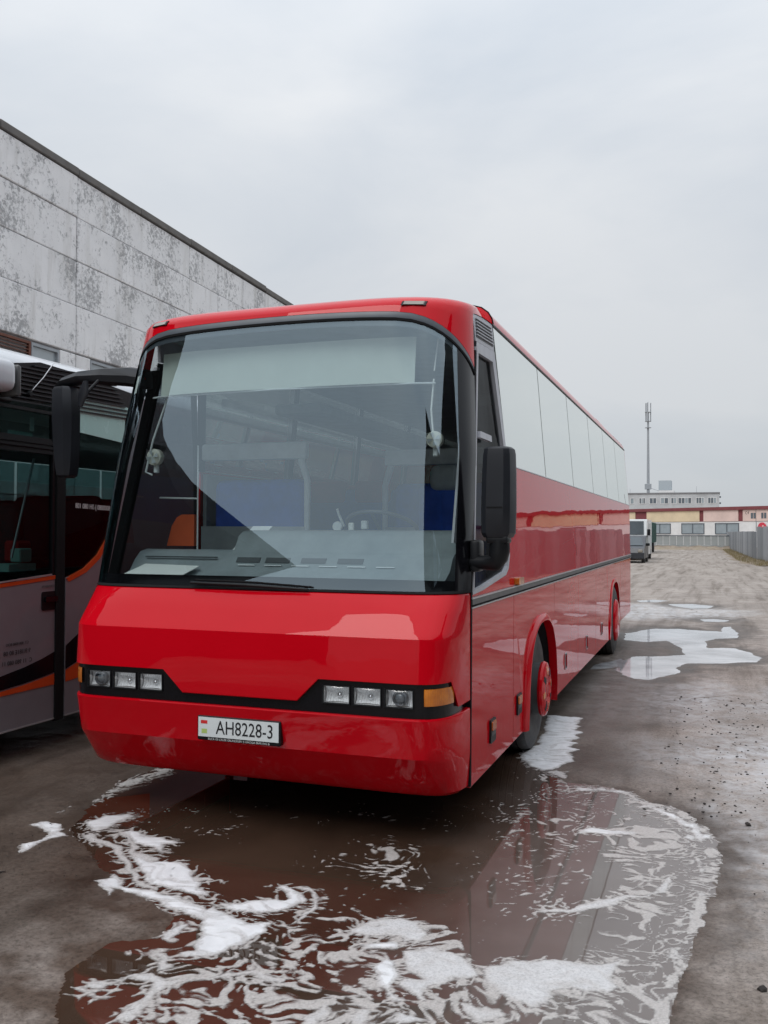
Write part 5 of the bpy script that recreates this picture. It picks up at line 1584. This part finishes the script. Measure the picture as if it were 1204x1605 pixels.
# seat rows
sb = mesh_data(B().rbox(-0.45, 0.45, 0.0, 0.12, 0.42, 1.12, 0.05, 2).rbox(-0.45, 0.45, -0.45, 0.02, 0.30, 0.45, 0.05, 2), 'seat', M['blue'], 40)
hr = mesh_data(B().rbox(-0.42, -0.04, -0.015, 0.10, 0.98, 1.20, 0.04, 2).rbox(0.04, 0.42, -0.015, 0.10, 0.98, 1.20, 0.04, 2), 'headrest_cover', M['red_cloth'], 40)
sl_ = mesh_data(B().box(-0.40, -0.36, -0.3, 0.05, 0.0, 0.32).box(0.36, 0.40, -0.3, 0.05, 0.0, 0.32), 'leg', M['inner_dark'])
for y in np.arange(3.0, 10.9, 0.82):
    for xc in (-0.70, 0.70):
        st_ = piece('seat', sb, (xc, y, 1.05), bus)
        for nm, dd in (('headrest_cover', hr), ('leg', sl_)):
            c = bpy.data.objects.new(nm, dd)
            COL.objects.link(c)
            c.parent = st_
for s in (1, -1):
    B().rbox(min(s*1.12, s*0.66), max(s*1.12, s*0.66), 2.2, 11.0, 2.80, 2.90, 0.03, 2).out('luggage_rack', M['cabin_grey'], bus, 40)
# sun blind behind the top of the windscreen
bl_ = [[(x, 0.035+0.08*abs(x)**4+(z-2.655)*0.12, z) for x in np.linspace(-0.90, 0.88, 14)] for z in (2.665, 2.80, 2.95)]
bd = B().grid(bl_)
bd.grid([[(x, y+0.006, z) for x, y, z in r] for r in bl_])
sbd = bd.out('sun_blind', M['blind'], bus, 60)
B().tube([(-0.98, 0.12, 2.660), (-0.88, 0.085, 2.660), (-0.02, 0.035, 2.660), (0.86, 0.08, 2.660), (1.0, 0.125, 2.662)], 0.006, 6).out('blind_rod', M['cabin_light'], sbd)
B().tube([(1.00, 0.18, 2.94), (0.985, 0.15, 2.74)], 0.005, 6).tube([(0.985, 0.14, 2.69), (0.975, 0.12, 2.50), (0.99, 0.11, 2.36)], 0.006, 6).out('blind_cord', M['paper'], sbd)
def fan(x, y, z, r):
    f = B().lathe([(-0.03, r*0.5), (-0.02, r), (0.02, r), (0.045, r*0.6), (0.06, r*0.2)], (x, y, z), 1, 20).out('fan', M['cream'], bus, 50)
    B().rbox(x-0.015, x+0.015, y, y+0.03, z-r-0.05, z-r+0.01, 0.005, 1).out('fan_base', M['cabin_light'], f)
    for k in range(4):
        a = PI/2*k+0.3
        b_ = B().add([(x, y-0.036, z), (x+r*0.85*math.cos(a-0.35), y-0.044, z+r*0.85*math.sin(a-0.35)), (x+r*0.85*math.cos(a+0.35), y-0.034, z+r*0.85*math.sin(a+0.35))], [(0, 1, 2)])
        b_.out('fan_blade', M['cabin_grey'], f)
fan(1.0, 0.12, 2.32, 0.05)
fan(-0.96, 0.12, 2.26, 0.055)
B().tube([(-0.80, 0.14, 2.86), (-0.96, 0.09, 2.37), (-1.02, 0.10, 2.16), (-0.97, 0.10, 2.14)], 0.007, 6).out('grab_rail', M['cabin_light'], bus)
B().tube([(-0.80, 0.40, 2.36), (-0.80, 0.40, 1.60)], 0.006, 6).tube([(-1.12, 0.42, 2.0), (-0.80, 0.40, 1.99)], 0.006, 6).out('door_rail', M['cabin_light'], bus)
pts = [(-1.06, 1.66), (-1.02, 1.80), (-0.98, 1.86), (-0.94, 1.88), (-0.84, 1.88), (-0.84, 1.66)]
B().prism(pts, 1, 0.42, 0.46).out('guide_panel', M['orange_cloth'], bus)
B().grid([[front(x, z, 0.006) for x in (-0.905, -0.89, -0.872)] for z in (2.68, 2.74, 2.80)]).out('windscreen_sticker', M['paper'], ws)
B().prism([(0.18, 1.70), (0.46, 1.70), (0.66, 2.86), (0.50, 2.86)], 0, 1.085, 1.10).out('curtain', M['curtain'], bus)
sh = B().add([(-1.09, -0.145, 1.452), (-0.635, -0.155, 1.452), (-0.60, 0.095, 1.533), (-1.02, 0.105, 1.541), (-1.09, -0.145, 1.456), (-0.635, -0.155, 1.456), (-0.60, 0.095, 1.537), (-1.02, 0.105, 1.545)],
             [(0, 1, 2, 3), (7, 6, 5, 4), (0, 4, 5, 1), (1, 5, 6, 2), (2, 6, 7, 3), (3, 7, 4, 0)]).out('paper_sheet', M['paper'])
tag(sh, 'blank white sheet lying behind the red coach windscreen at its lower corner', 'paper')

# ------------------------------------------------------------------ the grey coach beside it
GX = -2.45
gc = thing('coach', 'grey coach with orange and black swooshes parked close beside the red one', 'bus', (-3.7, 4.5, 0))
def gs(b, pts, d0, d1):
    n = len(pts)
    return b.add([(GX+d0, y, z) for y, z in pts]+[(GX+d1, y, z) for y, z in pts],
                 [tuple(range(n)), tuple(range(2*n-1, n-1, -1))]+[(i, (i+1) % n, n+(i+1) % n, n+i) for i in range(n)])
swo = [(1.075, 1.375), (1.30, 1.445), (1.48, 1.555), (1.61, 1.70), (1.73, 2.02), (1.86, 2.45), (1.97, 2.83), (2.01, 3.0)]
gs(B(), [(1.075, 0.25), (11.2, 0.25), (11.2, 3.0), (2.05, 3.0)]+[(y+0.03, z-0.005) for y, z in swo[::-1]][1:-1]+[(1.075, 1.372)], -0.03, 0).out('side_panel', M['coach_grey'], gc)
gs(B(), [(0.06, 0.25), (0.965, 0.25), (0.965, 1.405), (0.06, 1.335)], -0.03, 0).out('door_panel', M['coach_grey'], gc)
gs(B(), [(0.06, 1.318), (0.962, 1.372), (0.962, 1.402), (0.06, 1.346)], 0.0, 0.004).out('orange_stripe', M['coach_orange'], gc)
gs(B(), [(0.06, 1.350), (0.9, 1.405), (0.9, 1.415), (0.06, 1.362)], 0.0, 0.008).out('glass_trim', M['silver'], gc)
b_ = B()
ol = [(GX+0.004, y+0.0, z-0.005) for y, z in swo]
oh = [(GX+0.004, y+0.035, z-0.035) for y, z in swo]
b_.grid([ol, oh]).grid([[(GX-0.03, p[1], p[2]) for p in ol], ol]).grid([oh, [(GX-0.03, p[1], p[2]) for p in oh]])
b_.out('orange_stripe', M['coach_orange'], gc, 60)
gs(B(), swo+[(1.075, 3.0)], -0.02, -0.008).out('side_glass', M['coach_glass'], gc)
b_ = gs(B(), [(1.075, 1.38), (1.30, 1.45), (1.48, 1.56), (1.61, 1.71), (1.66, 1.86), (1.45, 1.80), (1.075, 1.72)], -0.03, -0.022)
b_.out('glass_mask', M['gloss_black'], gc)
gs(B(), [(0.97, 0.22), (1.068, 0.22), (1.068, 2.90), (0.97, 2.90)], -0.05, -0.004).out('door_gap', M['rubber'], gc)
gs(B(), [(0.945, 0.24), (0.972, 0.24), (0.972, 2.88), (0.945, 2.88)], -0.05, 0.012).out('door_edge_seal', M['rubber'], gc)
gs(B(), [(0.10, 1.40), (0.925, 1.445), (0.905, 2.375), (0.10, 2.37)], -0.03, -0.02).out('door_glass', M['coach_glass'], gc)
fr = B()
gs(fr, [(0.06, 1.345), (0.10, 1.345), (0.10, 2.72), (0.06, 2.72)], -0.04, -0.002)
gs(fr, [(0.915, 1.41), (0.944, 1.41), (0.944, 2.72), (0.90, 2.72)], -0.04, -0.002)
for z0, z1, d in ((2.375, 2.40, 0.006), (2.415, 2.435, 0.012), (2.45, 2.485, 0.004), (2.695, 2.72, 0.008)):
    gs(fr, [(0.10, z0), (0.91, z0), (0.91, z1), (0.10, z1)], -0.04, d)
gs(fr, [(0.10, 2.38), (0.91, 2.38), (0.91, 2.5), (0.10, 2.5)], -0.045, -0.01)
fr.out('door_frame', M['black'], gc)
gs(B(), [(0.10, 2.488), (0.905, 2.488), (0.905, 2.694), (0.10, 2.694)], -0.03, -0.02).out('upper_glass', M['coach_glass'], gc)
B().box(GX-0.06, GX-0.05, 0.70, 0.74, 2.55, 2.66).out('glass_sticker', M['paper'], gc)
B().box(GX-0.06, GX-0.05, 0.46, 0.72, 2.50, 2.535).out('glass_label', M['teal_item'], gc)
hn = gs(B(), rect(0.785, 0.955, 1.125, 1.275, 0.02), -0.02, 0.006).out('door_handle', M['black'], gc)
gs(B(), rect(0.81, 0.95, 1.19, 1.235, 0.015), 0.004, 0.026).out('grip', M['gloss_black'], hn)
# swooshes are flat print on the panels
def strip(name, top, bot, mat):
    n = len(top)
    v = [(GX+0.0035, y, z) for y, z in top]+[(GX+0.0035, y, z) for y, z in bot]
    mesh(name, v, [(i, i+1, n+i+1, n+i) for i in range(n-1)], mat, gc)
strip('black_swoosh', [(0.06, 0.635), (0.35, 0.67), (0.6, 0.705), (0.8, 0.745), (0.943, 0.785)], [(0.06, 0.555), (0.35, 0.565), (0.6, 0.58), (0.8, 0.60), (0.943, 0.618)], M['gloss_black'])
strip('black_swoosh', [(1.08, 0.815), (1.2, 0.88), (1.5, 1.04), (2.2, 1.5)], [(1.08, 0.625), (1.21, 0.665), (1.5, 0.75), (2.3, 1.1)], M['gloss_black'])
strip('orange_swoosh', [(0.06, 0.545), (0.35, 0.555), (0.6, 0.568), (0.8, 0.59), (0.943, 0.608)], [(0.06, 0.515), (0.35, 0.52), (0.6, 0.52), (0.8, 0.52), (0.943, 0.52)], M['coach_orange'])
strip('orange_swoosh', [(1.08, 0.615), (1.21, 0.655), (1.5, 0.74), (2.3, 1.08)], [(1.08, 0.52), (1.21, 0.53), (1.5, 0.56), (2.3, 0.72)], M['coach_orange'])
gs(B(), [(0.06, 0.240), (0.962, 0.240), (0.962, 0.252), (0.06, 0.252)], -0.02, 0.004).out('lower_trim', M['silver'], gc)
gs(B(), [(1.075, 0.240), (11.2, 0.240), (11.2, 0.252), (1.075, 0.252)], -0.02, 0.004).out('lower_trim', M['silver'], gc)
tm = lambda y, z: frame_mat((GX+0.005, y, z), (0, 1, 0), (0, 0, 1))
text('door_lettering', 'CT  800 0000 BOO', M['ink'], 0.030, tm(0.52, 0.895), gc, -1.0, 0.0004)
text('door_lettering', '9 91I81E 80 08', M['ink'], 0.048, tm(0.52, 0.83), gc, -1.0, 0.0004)
text('door_lettering', 'C  11 980 080 11', M['ink'], 0.046, tm(0.52, 0.755), gc, -1.0, 0.0004)
text('door_lettering', '0TKPbIBATb', M['stripe'], 0.028, tm(0.86, 1.315), gc, -1.0, 0.0004)
text('glass_lettering', '8000080 J-3H 080 108', M['white_ink'], 0.060, frame_mat((GX-0.006, 1.43, 1.965), (0, 1, -0.03), (0, 0.03, 1)), gc, -0.86, 0.0004)
# roof, louvred shoulder and the unseen rest of the body
rs = [(GX-0.02, 2.90), (GX-0.02, 3.02), (GX-0.07, 3.10), (GX-0.22, 3.19), (GX-0.6, 3.25), (-3.7, 3.28)]
rs += [(-7.4-x, z) for x, z in rs[-2::-1]]
B().grid([[(x, y, z) for x, z in rs] for y in (-0.55, 0.2, 1.0, 2.0, 6.0, 11.2)]).out('roof', M['coach_white'], gc, 50)
lv = gs(B(), [(0.10, 2.722), (2.0, 2.87), (2.05, 3.02), (1.2, 3.085), (0.75, 3.10), (0.46, 3.045), (0.38, 2.96), (0.20, 2.86)], -0.04, -0.006).out('louvre_panel', M['black'], gc)
for k in range(10):
    z0 = 2.745+0.034*k
    ya = 0.20+max(0, (k-3))*0.05
    yb = 1.95-0.03*k
    zz = z0+0.012
    if k > 8:
        ya, yb = 0.66, 1.3
    gs(B(), [(ya, z0), (yb, z0+0.035), (yb, z0+0.045), (ya, z0+0.010)], -0.01, 0.018).out('louvre_blade', M['mirror_shell'], lv)
B().tube([(GX+0.01, 0.61, 2.83), (GX+0.03, 0.74, 2.97), (GX+0.02, 0.88, 3.12)], 0.004, 5).out('aerial', M['silver'], gc)
B().lathe([(0, 0.03), (0.03, 0.02)], (GX, 0.61, 2.83), 0, 10).out('aerial_base', M['black'], gc)
B().box(-4.95, GX-0.055, 0.06, 11.2, 0.30, 1.02).out('lower_body', M['inner_dark'], gc)
B().box(-4.95, -4.92, -0.5, 11.2, 0.25, 1.40).box(-4.95, -4.92, -0.5, 11.2, 2.55, 3.0).out('far_side_panel', M['coach_grey'], gc)
for k in range(7):
    B().box(-4.94, -4.93, 0.2+k*1.55, 1.70+k*1.55, 1.42, 2.54).out('far_side_glass', M['coach_glass'], gc)
B().box(-4.90, GX-0.06, 1.1, 11.2, 1.04, 1.10).out('floor', M['inner_dark'], gc)
B().box(-4.95, GX, 11.17, 11.2, 0.3, 3.0).out('rear_panel', M['coach_grey'], gc)
fp_ = B().grid([[(GX-0.02-0.0, 0.05, z), (GX-0.10, -0.40, z), (GX-0.35, -0.62, z), (-3.7, -0.75, z), (-7.4-GX+0.35, -0.62, z), (-7.4-GX+0.10, -0.40, z), (-7.4-GX, 0.05, z)] for z in (0.30, 0.8, 1.2)])
fp_.out('front_panel', M['coach_grey'], gc, 60)
B().grid([[(GX-0.02, 0.05, z), (GX-0.10, -0.40+dy, z), (GX-0.35, -0.62+dy, z), (-3.7, -0.75+dy, z), (-7.4-GX+0.35, -0.62+dy, z), (-7.4-GX+0.10, -0.40+dy, z), (-7.4-GX, 0.05, z)] for z, dy in ((1.205, 0), (2.0, 0.05), (3.0, 0.16))]).out('windscreen', M['coach_glass'], gc, 60)
for yc in (2.6, 8.9):
    for s in (1, -1):
        xw = -3.7+s*1.20
        B().lathe([(-0.30, 0.28), (-0.28, 0.46), (-0.2, 0.49), (-0.06, 0.49), (0.0, 0.44), (0.0, 0.30), (-0.04, 0.24), (-0.06, 0.05)], (xw, yc, 0.485), 0, 36, s).out('wheel', M['tyre'], gc, 40)
gse = mesh_data(B().rbox(-0.24, 0.24, -0.06, 0.08, 0.42, 1.02, 0.09, 3).rbox(-0.24, 0.24, -0.50, 0.0, 0.32, 0.46, 0.05, 2), 'seat', M['inner_dark'], 40)
for y in (1.75, 2.65, 3.55, 4.45):
    for xc in (-2.85, -3.35, -4.1, -4.6):
        piece('seat', gse, (xc, y, 1.06), gc)
for y, xc in ((0.9, -3.0), (0.7, -4.4)):
    piece('seat', gse, (xc, y, 0.98), gc)
gs(B(), [(1.09, 2.60), (1.89, 2.555), (1.975, 2.84), (1.98, 2.885), (1.09, 2.885)], -0.006, 0.0).out('glass_light_strip', M['glass_light'], gc)  # added strip, its pale colour imitates light in the upper glass
B().tube([(GX-0.10, 0.56, 1.55), (GX-0.10, 0.80, 2.34)], 0.010, 8).out('handrail', M['silver'], gc)
B().box(GX-0.30, GX-0.12, 0.56, 0.86, 1.44, 1.50).out('door_shelf', M['teal_item'], gc)
B().rbox(GX-0.24, GX-0.14, 0.70, 0.84, 1.51, 1.62, 0.01, 1).out('card_box', M['teal_item'], gc)
B().rbox(GX-0.40, GX-0.26, 0.80, 0.98, 1.50, 1.68, 0.02, 1).out('red_box', M['red_cloth'], gc)
ga = B().tube([(GX-0.30, -0.55, 3.05), (GX+0.10, -0.35, 3.0), (GX+0.16, -0.05, 2.95)], 0.05, 10).out('mirror_arm', M['black'], gc, 50)
B().rbox(GX+0.04, GX+0.30, -0.25, 0.175, 2.76, 3.0, 0.07, 3).out('mirror_shell', M['coach_white'], ga, 40)
B().rbox(GX+0.02, GX+0.28, 0.178, 0.225, 2.74, 2.97, 0.02, 2).out('mirror_rim', M['stripe'], ga, 40)
B().tube([(GX-0.02, 0.42, 2.76), (GX+0.06, 0.20, 2.745), (GX+0.16, 0.10, 2.75)], 0.03, 8).out('mirror_stay', M['black'], ga, 50)

# ------------------------------------------------------------------ vehicles far down the yard
def tyre(b, x, y, r, w, s=1):
    return b.lathe([(-w, r*0.6), (-w, r*0.93), (-w*0.8, r), (-w*0.2, r), (0, r*0.93), (0, r*0.6), (-0.03, r*0.55), (-0.03, 0.02)], (x, y, r), 0, 24, s)
vn = thing('van', 'white boxy van with large dark windscreen parked beyond the red coach', 'van', (-2.15, 56, 0))
X0, X1 = -3.15, -1.14
pf = [(53.0, 0.35), (58.6, 0.35), (58.6, 2.45), (58.4, 2.56), (53.9, 2.56), (53.62, 2.50), (53.35, 1.55), (53.02, 1.25)]
B().prism(pf, 0, X0+0.0, X1).out('body', M['van_white'], vn, 30)
B().add([(X0+0.12, 53.353, 1.60), (X1-0.16, 53.353, 1.60), (X1-0.18, 53.60, 2.44), (X0+0.14, 53.60, 2.44)], [(0, 1, 2, 3)]).out('windscreen', M['vglass'], vn).location.y -= 0.02
B().prism([(53.55, 1.62), (54.55, 1.62), (54.50, 2.32), (53.78, 2.32)], 0, X1, X1+0.012).out('side_window', M['vglass_reflect'], vn)
for a in (54.9, 56.7):
    B().prism([(a, 1.62), (a+1.6, 1.62), (a+1.6, 2.32), (a, 2.32)], 0, X1, X1+0.012).out('side_window', M['vglass'], vn)
B().rbox(X0+0.02, X1-0.02, 52.93, 53.12, 0.35, 0.60, 0.04, 2).out('bumper', M['trim_grey'], vn, 40)
for x in (X0+0.22, X1-0.42):
    B().rbox(x, x+0.22, 52.97, 53.06, 0.72, 0.92, 0.03, 2).out('headlight', M['clear_lens'], vn, 40)
B().rbox(X1+0.03, X1+0.22, 53.42, 53.52, 1.55, 1.95, 0.04, 2).out('mirror', M['black'], vn, 40)
B().box(X1, X1+0.004, 54.62, 54.64, 0.45, 2.40).out('door_seam', M['trim_grey'], vn)
for y in (54.0, 57.6):
    for x, s in ((X1+0.005, 1), (X0-0.005, -1)):
        tyre(B(), x, y, 0.34, 0.2, s).out('wheel', M['tyre'], vn, 40)
CAR0 = len(bpy.data.objects)
cr = thing('car', 'dark grey car with its nose just showing beside the red coach tail', 'car', (-2.6, 50.5, 0))
pf = [(49.0, 0.28), (53.6-0.9, 0.28), (52.7, 0.95), (52.5, 1.48), (52.2, 1.56), (50.8, 1.56), (50.5, 1.50), (49.75, 0.96), (49.1, 0.86), (48.95, 0.6)]
B().prism(pf, 0, -3.45, -1.72).out('body', M['van_grey'], cr, 30)
B().add([(-3.35, 49.80, 1.01), (-1.82, 49.80, 1.01), (-1.95, 50.46, 1.47), (-3.22, 50.46, 1.47)], [(0, 1, 2, 3)]).out('windscreen', M['vglass'], cr).location.y -= 0.025
B().prism([(50.0, 1.0), (52.3, 1.0), (52.2, 1.46), (50.6, 1.46)], 0, -1.72, -1.71).out('side_window', M['vglass'], cr)
B().rbox(-1.70, -1.48, 49.98, 50.10, 0.98, 1.14, 0.04, 2).out('mirror', M['black'], cr, 40)
for x in (-3.36, -2.06):
    B().rbox(x, x+0.26, 48.93, 49.05, 0.62, 0.78, 0.03, 2).out('headlight', M['clear_lens'], cr, 40)
for y in (49.75, 52.1):
    for x, s in ((-1.715, 1), (-3.455, -1)):
        tyre(B(), x, y, 0.32, 0.19, s).out('wheel', M['tyre'], cr, 40)
cr.location += Vector((0.80, -1.2, 0))
tk = thing('truck', 'small lorry with dark green box body parked behind the white van', 'truck', (-3.1, 76, 0))
B().rbox(-4.35, -2.02, 74.2, 80.5, 0.85, 2.58, 0.03, 1).out('cargo_box', M['truck_green'], tk)
for k in range(6):
    B().box(-2.019, -1.99, 74.4+k*1.15, 74.46+k*1.15, 0.9, 2.54).out('box_rib', M['truck_green'], tk)
B().prism([(72.0, 0.55), (74.1, 0.55), (74.1, 2.35), (73.0, 2.42), (72.5, 2.30), (72.1, 1.5)], 0, -4.2, -2.25).out('cab', M['van_white'], tk, 30)
B().add([(-4.1, 72.12, 1.56), (-2.36, 72.12, 1.56), (-2.42, 72.47, 2.25), (-4.04, 72.47, 2.25)], [(0, 1, 2, 3)]).out('windscreen', M['vglass'], tk).location.y -= 0.03
B().prism([(72.5, 1.5), (73.7, 1.5), (73.7, 2.15), (72.75, 2.15)], 0, -2.25, -2.235).out('side_window', M['vglass'], tk)
B().rbox(-2.2, -2.0, 72.2, 72.35, 1.5, 1.95, 0.03, 1).out('mirror', M['black'], tk)
B().box(-4.0, -2.3, 73.5, 80.3, 0.5, 0.84).out('chassis', M['inner_dark'], tk)
for y in (73.0, 78.6):
    for x, s in ((-2.1, 1), (-4.25, -1)):
        tyre(B(), x, y, 0.42, 0.26, s).out('wheel', M['tyre'], tk, 40)

# ------------------------------------------------------------------ unseen dark buildings added round the camera to fit the windscreen reflections
def hall(name, label, x0, x1, y0, y1, h, ridge=0.0, mat='hall'):
    t = thing(name, label, 'building', ((x0+x1)/2, (y0+y1)/2, 0))
    pts = [(x0, 0), (x1, 0), (x1, h), ((x0+x1)/2, h+ridge), (x0, h)] if ridge else [(x0, 0), (x1, 0), (x1, h), (x0, h)]
    B().prism(pts, 1, y0, y1).out('wall', M[mat], t)
    for k in range(5):
        xa = x0+(x1-x0)*(0.08+0.18*k)
        w = B().box(xa, xa+(x1-x0)*0.11, y1, y1+0.05, h*0.35, h*0.62).out('window', M['window_frame'], t)
        B().box(xa+0.08, xa+(x1-x0)*0.11-0.08, y1+0.051, y1+0.06, h*0.37, h*0.60).out('pane', M['pane_dark'], w)
    return t
hall('unseen_dark_hall', 'unseen dark gabled hall behind the camera, shaped for the reflection in the windscreen left', -42, -14.5, -36, -22, 9.0, 9.0)
hall('unseen_dark_block', 'unseen tall dark block left of the camera, shaped for the reflection along the windscreen left edge', -56, -30, -30, 5, 30.0)
hall('unseen_dark_shed', 'unseen dark flat shed behind the camera, placed for the dark reflection at the windscreen right edge', 8.0, 26, -30, -14, 12.0)
hall('unseen_dark_side_shed', 'unseen dark long shed right of the camera, placed for the dark reflection in the windscreen corner', 17.0, 40, -13.5, 3, 13.0)

# ------------------------------------------------------------------ grit, clods, stalks
cb2 = B()
rc = random.Random(11)
def clod(b, x, y, z, r, rr):
    bm = bmesh.new()
    bmesh.ops.create_icosphere(bm, subdivisions=1, radius=r)
    for v in bm.verts:
        v.co = Vector((v.co.x*rr.uniform(0.7, 1.4), v.co.y*rr.uniform(0.6, 1.2), v.co.z*rr.uniform(0.4, 0.8)))
    bm.verts.index_update()
    b.add([(v.co.x+x, v.co.y+y, v.co.z+z) for v in bm.verts], [[v.index for v in f.verts] for f in bm.faces])
    bm.free()
for i in range(420):
    x, y = rc.gauss(2.75, 0.45), rc.uniform(0.8, 5.2)
    if x < 2.15 or x > 4.6:
        continue
    clod(cb2, x, y, 0.021, rc.choice((0.004, 0.005, 0.006, 0.008, 0.011)), rc)
for i in range(160):
    clod(cb2, rc.uniform(2.75, 4.2), rc.uniform(-1.2, 2.0), 0.020, rc.choice((0.003, 0.004, 0.006)), rc)
for i in range(60):
    clod(cb2, rc.uniform(-1.8, -0.4), rc.uniform(-2.0, -0.6), 0.018, rc.choice((0.003, 0.004, 0.005)), rc)
g2 = cb2.out('grit', M['stone'])
tag(stuff(g2), 'dark grit and crumbs scattered over the bare yard surface', 'grit')
for x, y, r, lab in ((2.76, 0.78, 0.020, 'largest dark clod lying just outside the foam edge of the puddle'), (2.74, -1.32, 0.020, 'dark clod near the lower right picture corner')):
    bb = B(); clod(bb, x, y, 0.024, r, rc)
    tag(bb.out('stone', M['stone']), lab, 'stone')
tw = B().tube([(-0.90, -1.44, 0.024), (-0.86, -1.40, 0.028), (-0.84, -1.36, 0.026)], [0.003, 0.006, 0.002], 6).out('leaf', M['stone'])
tag(tw, 'small dark curled leaf lying on the damp ground left of the foam', 'leaf')
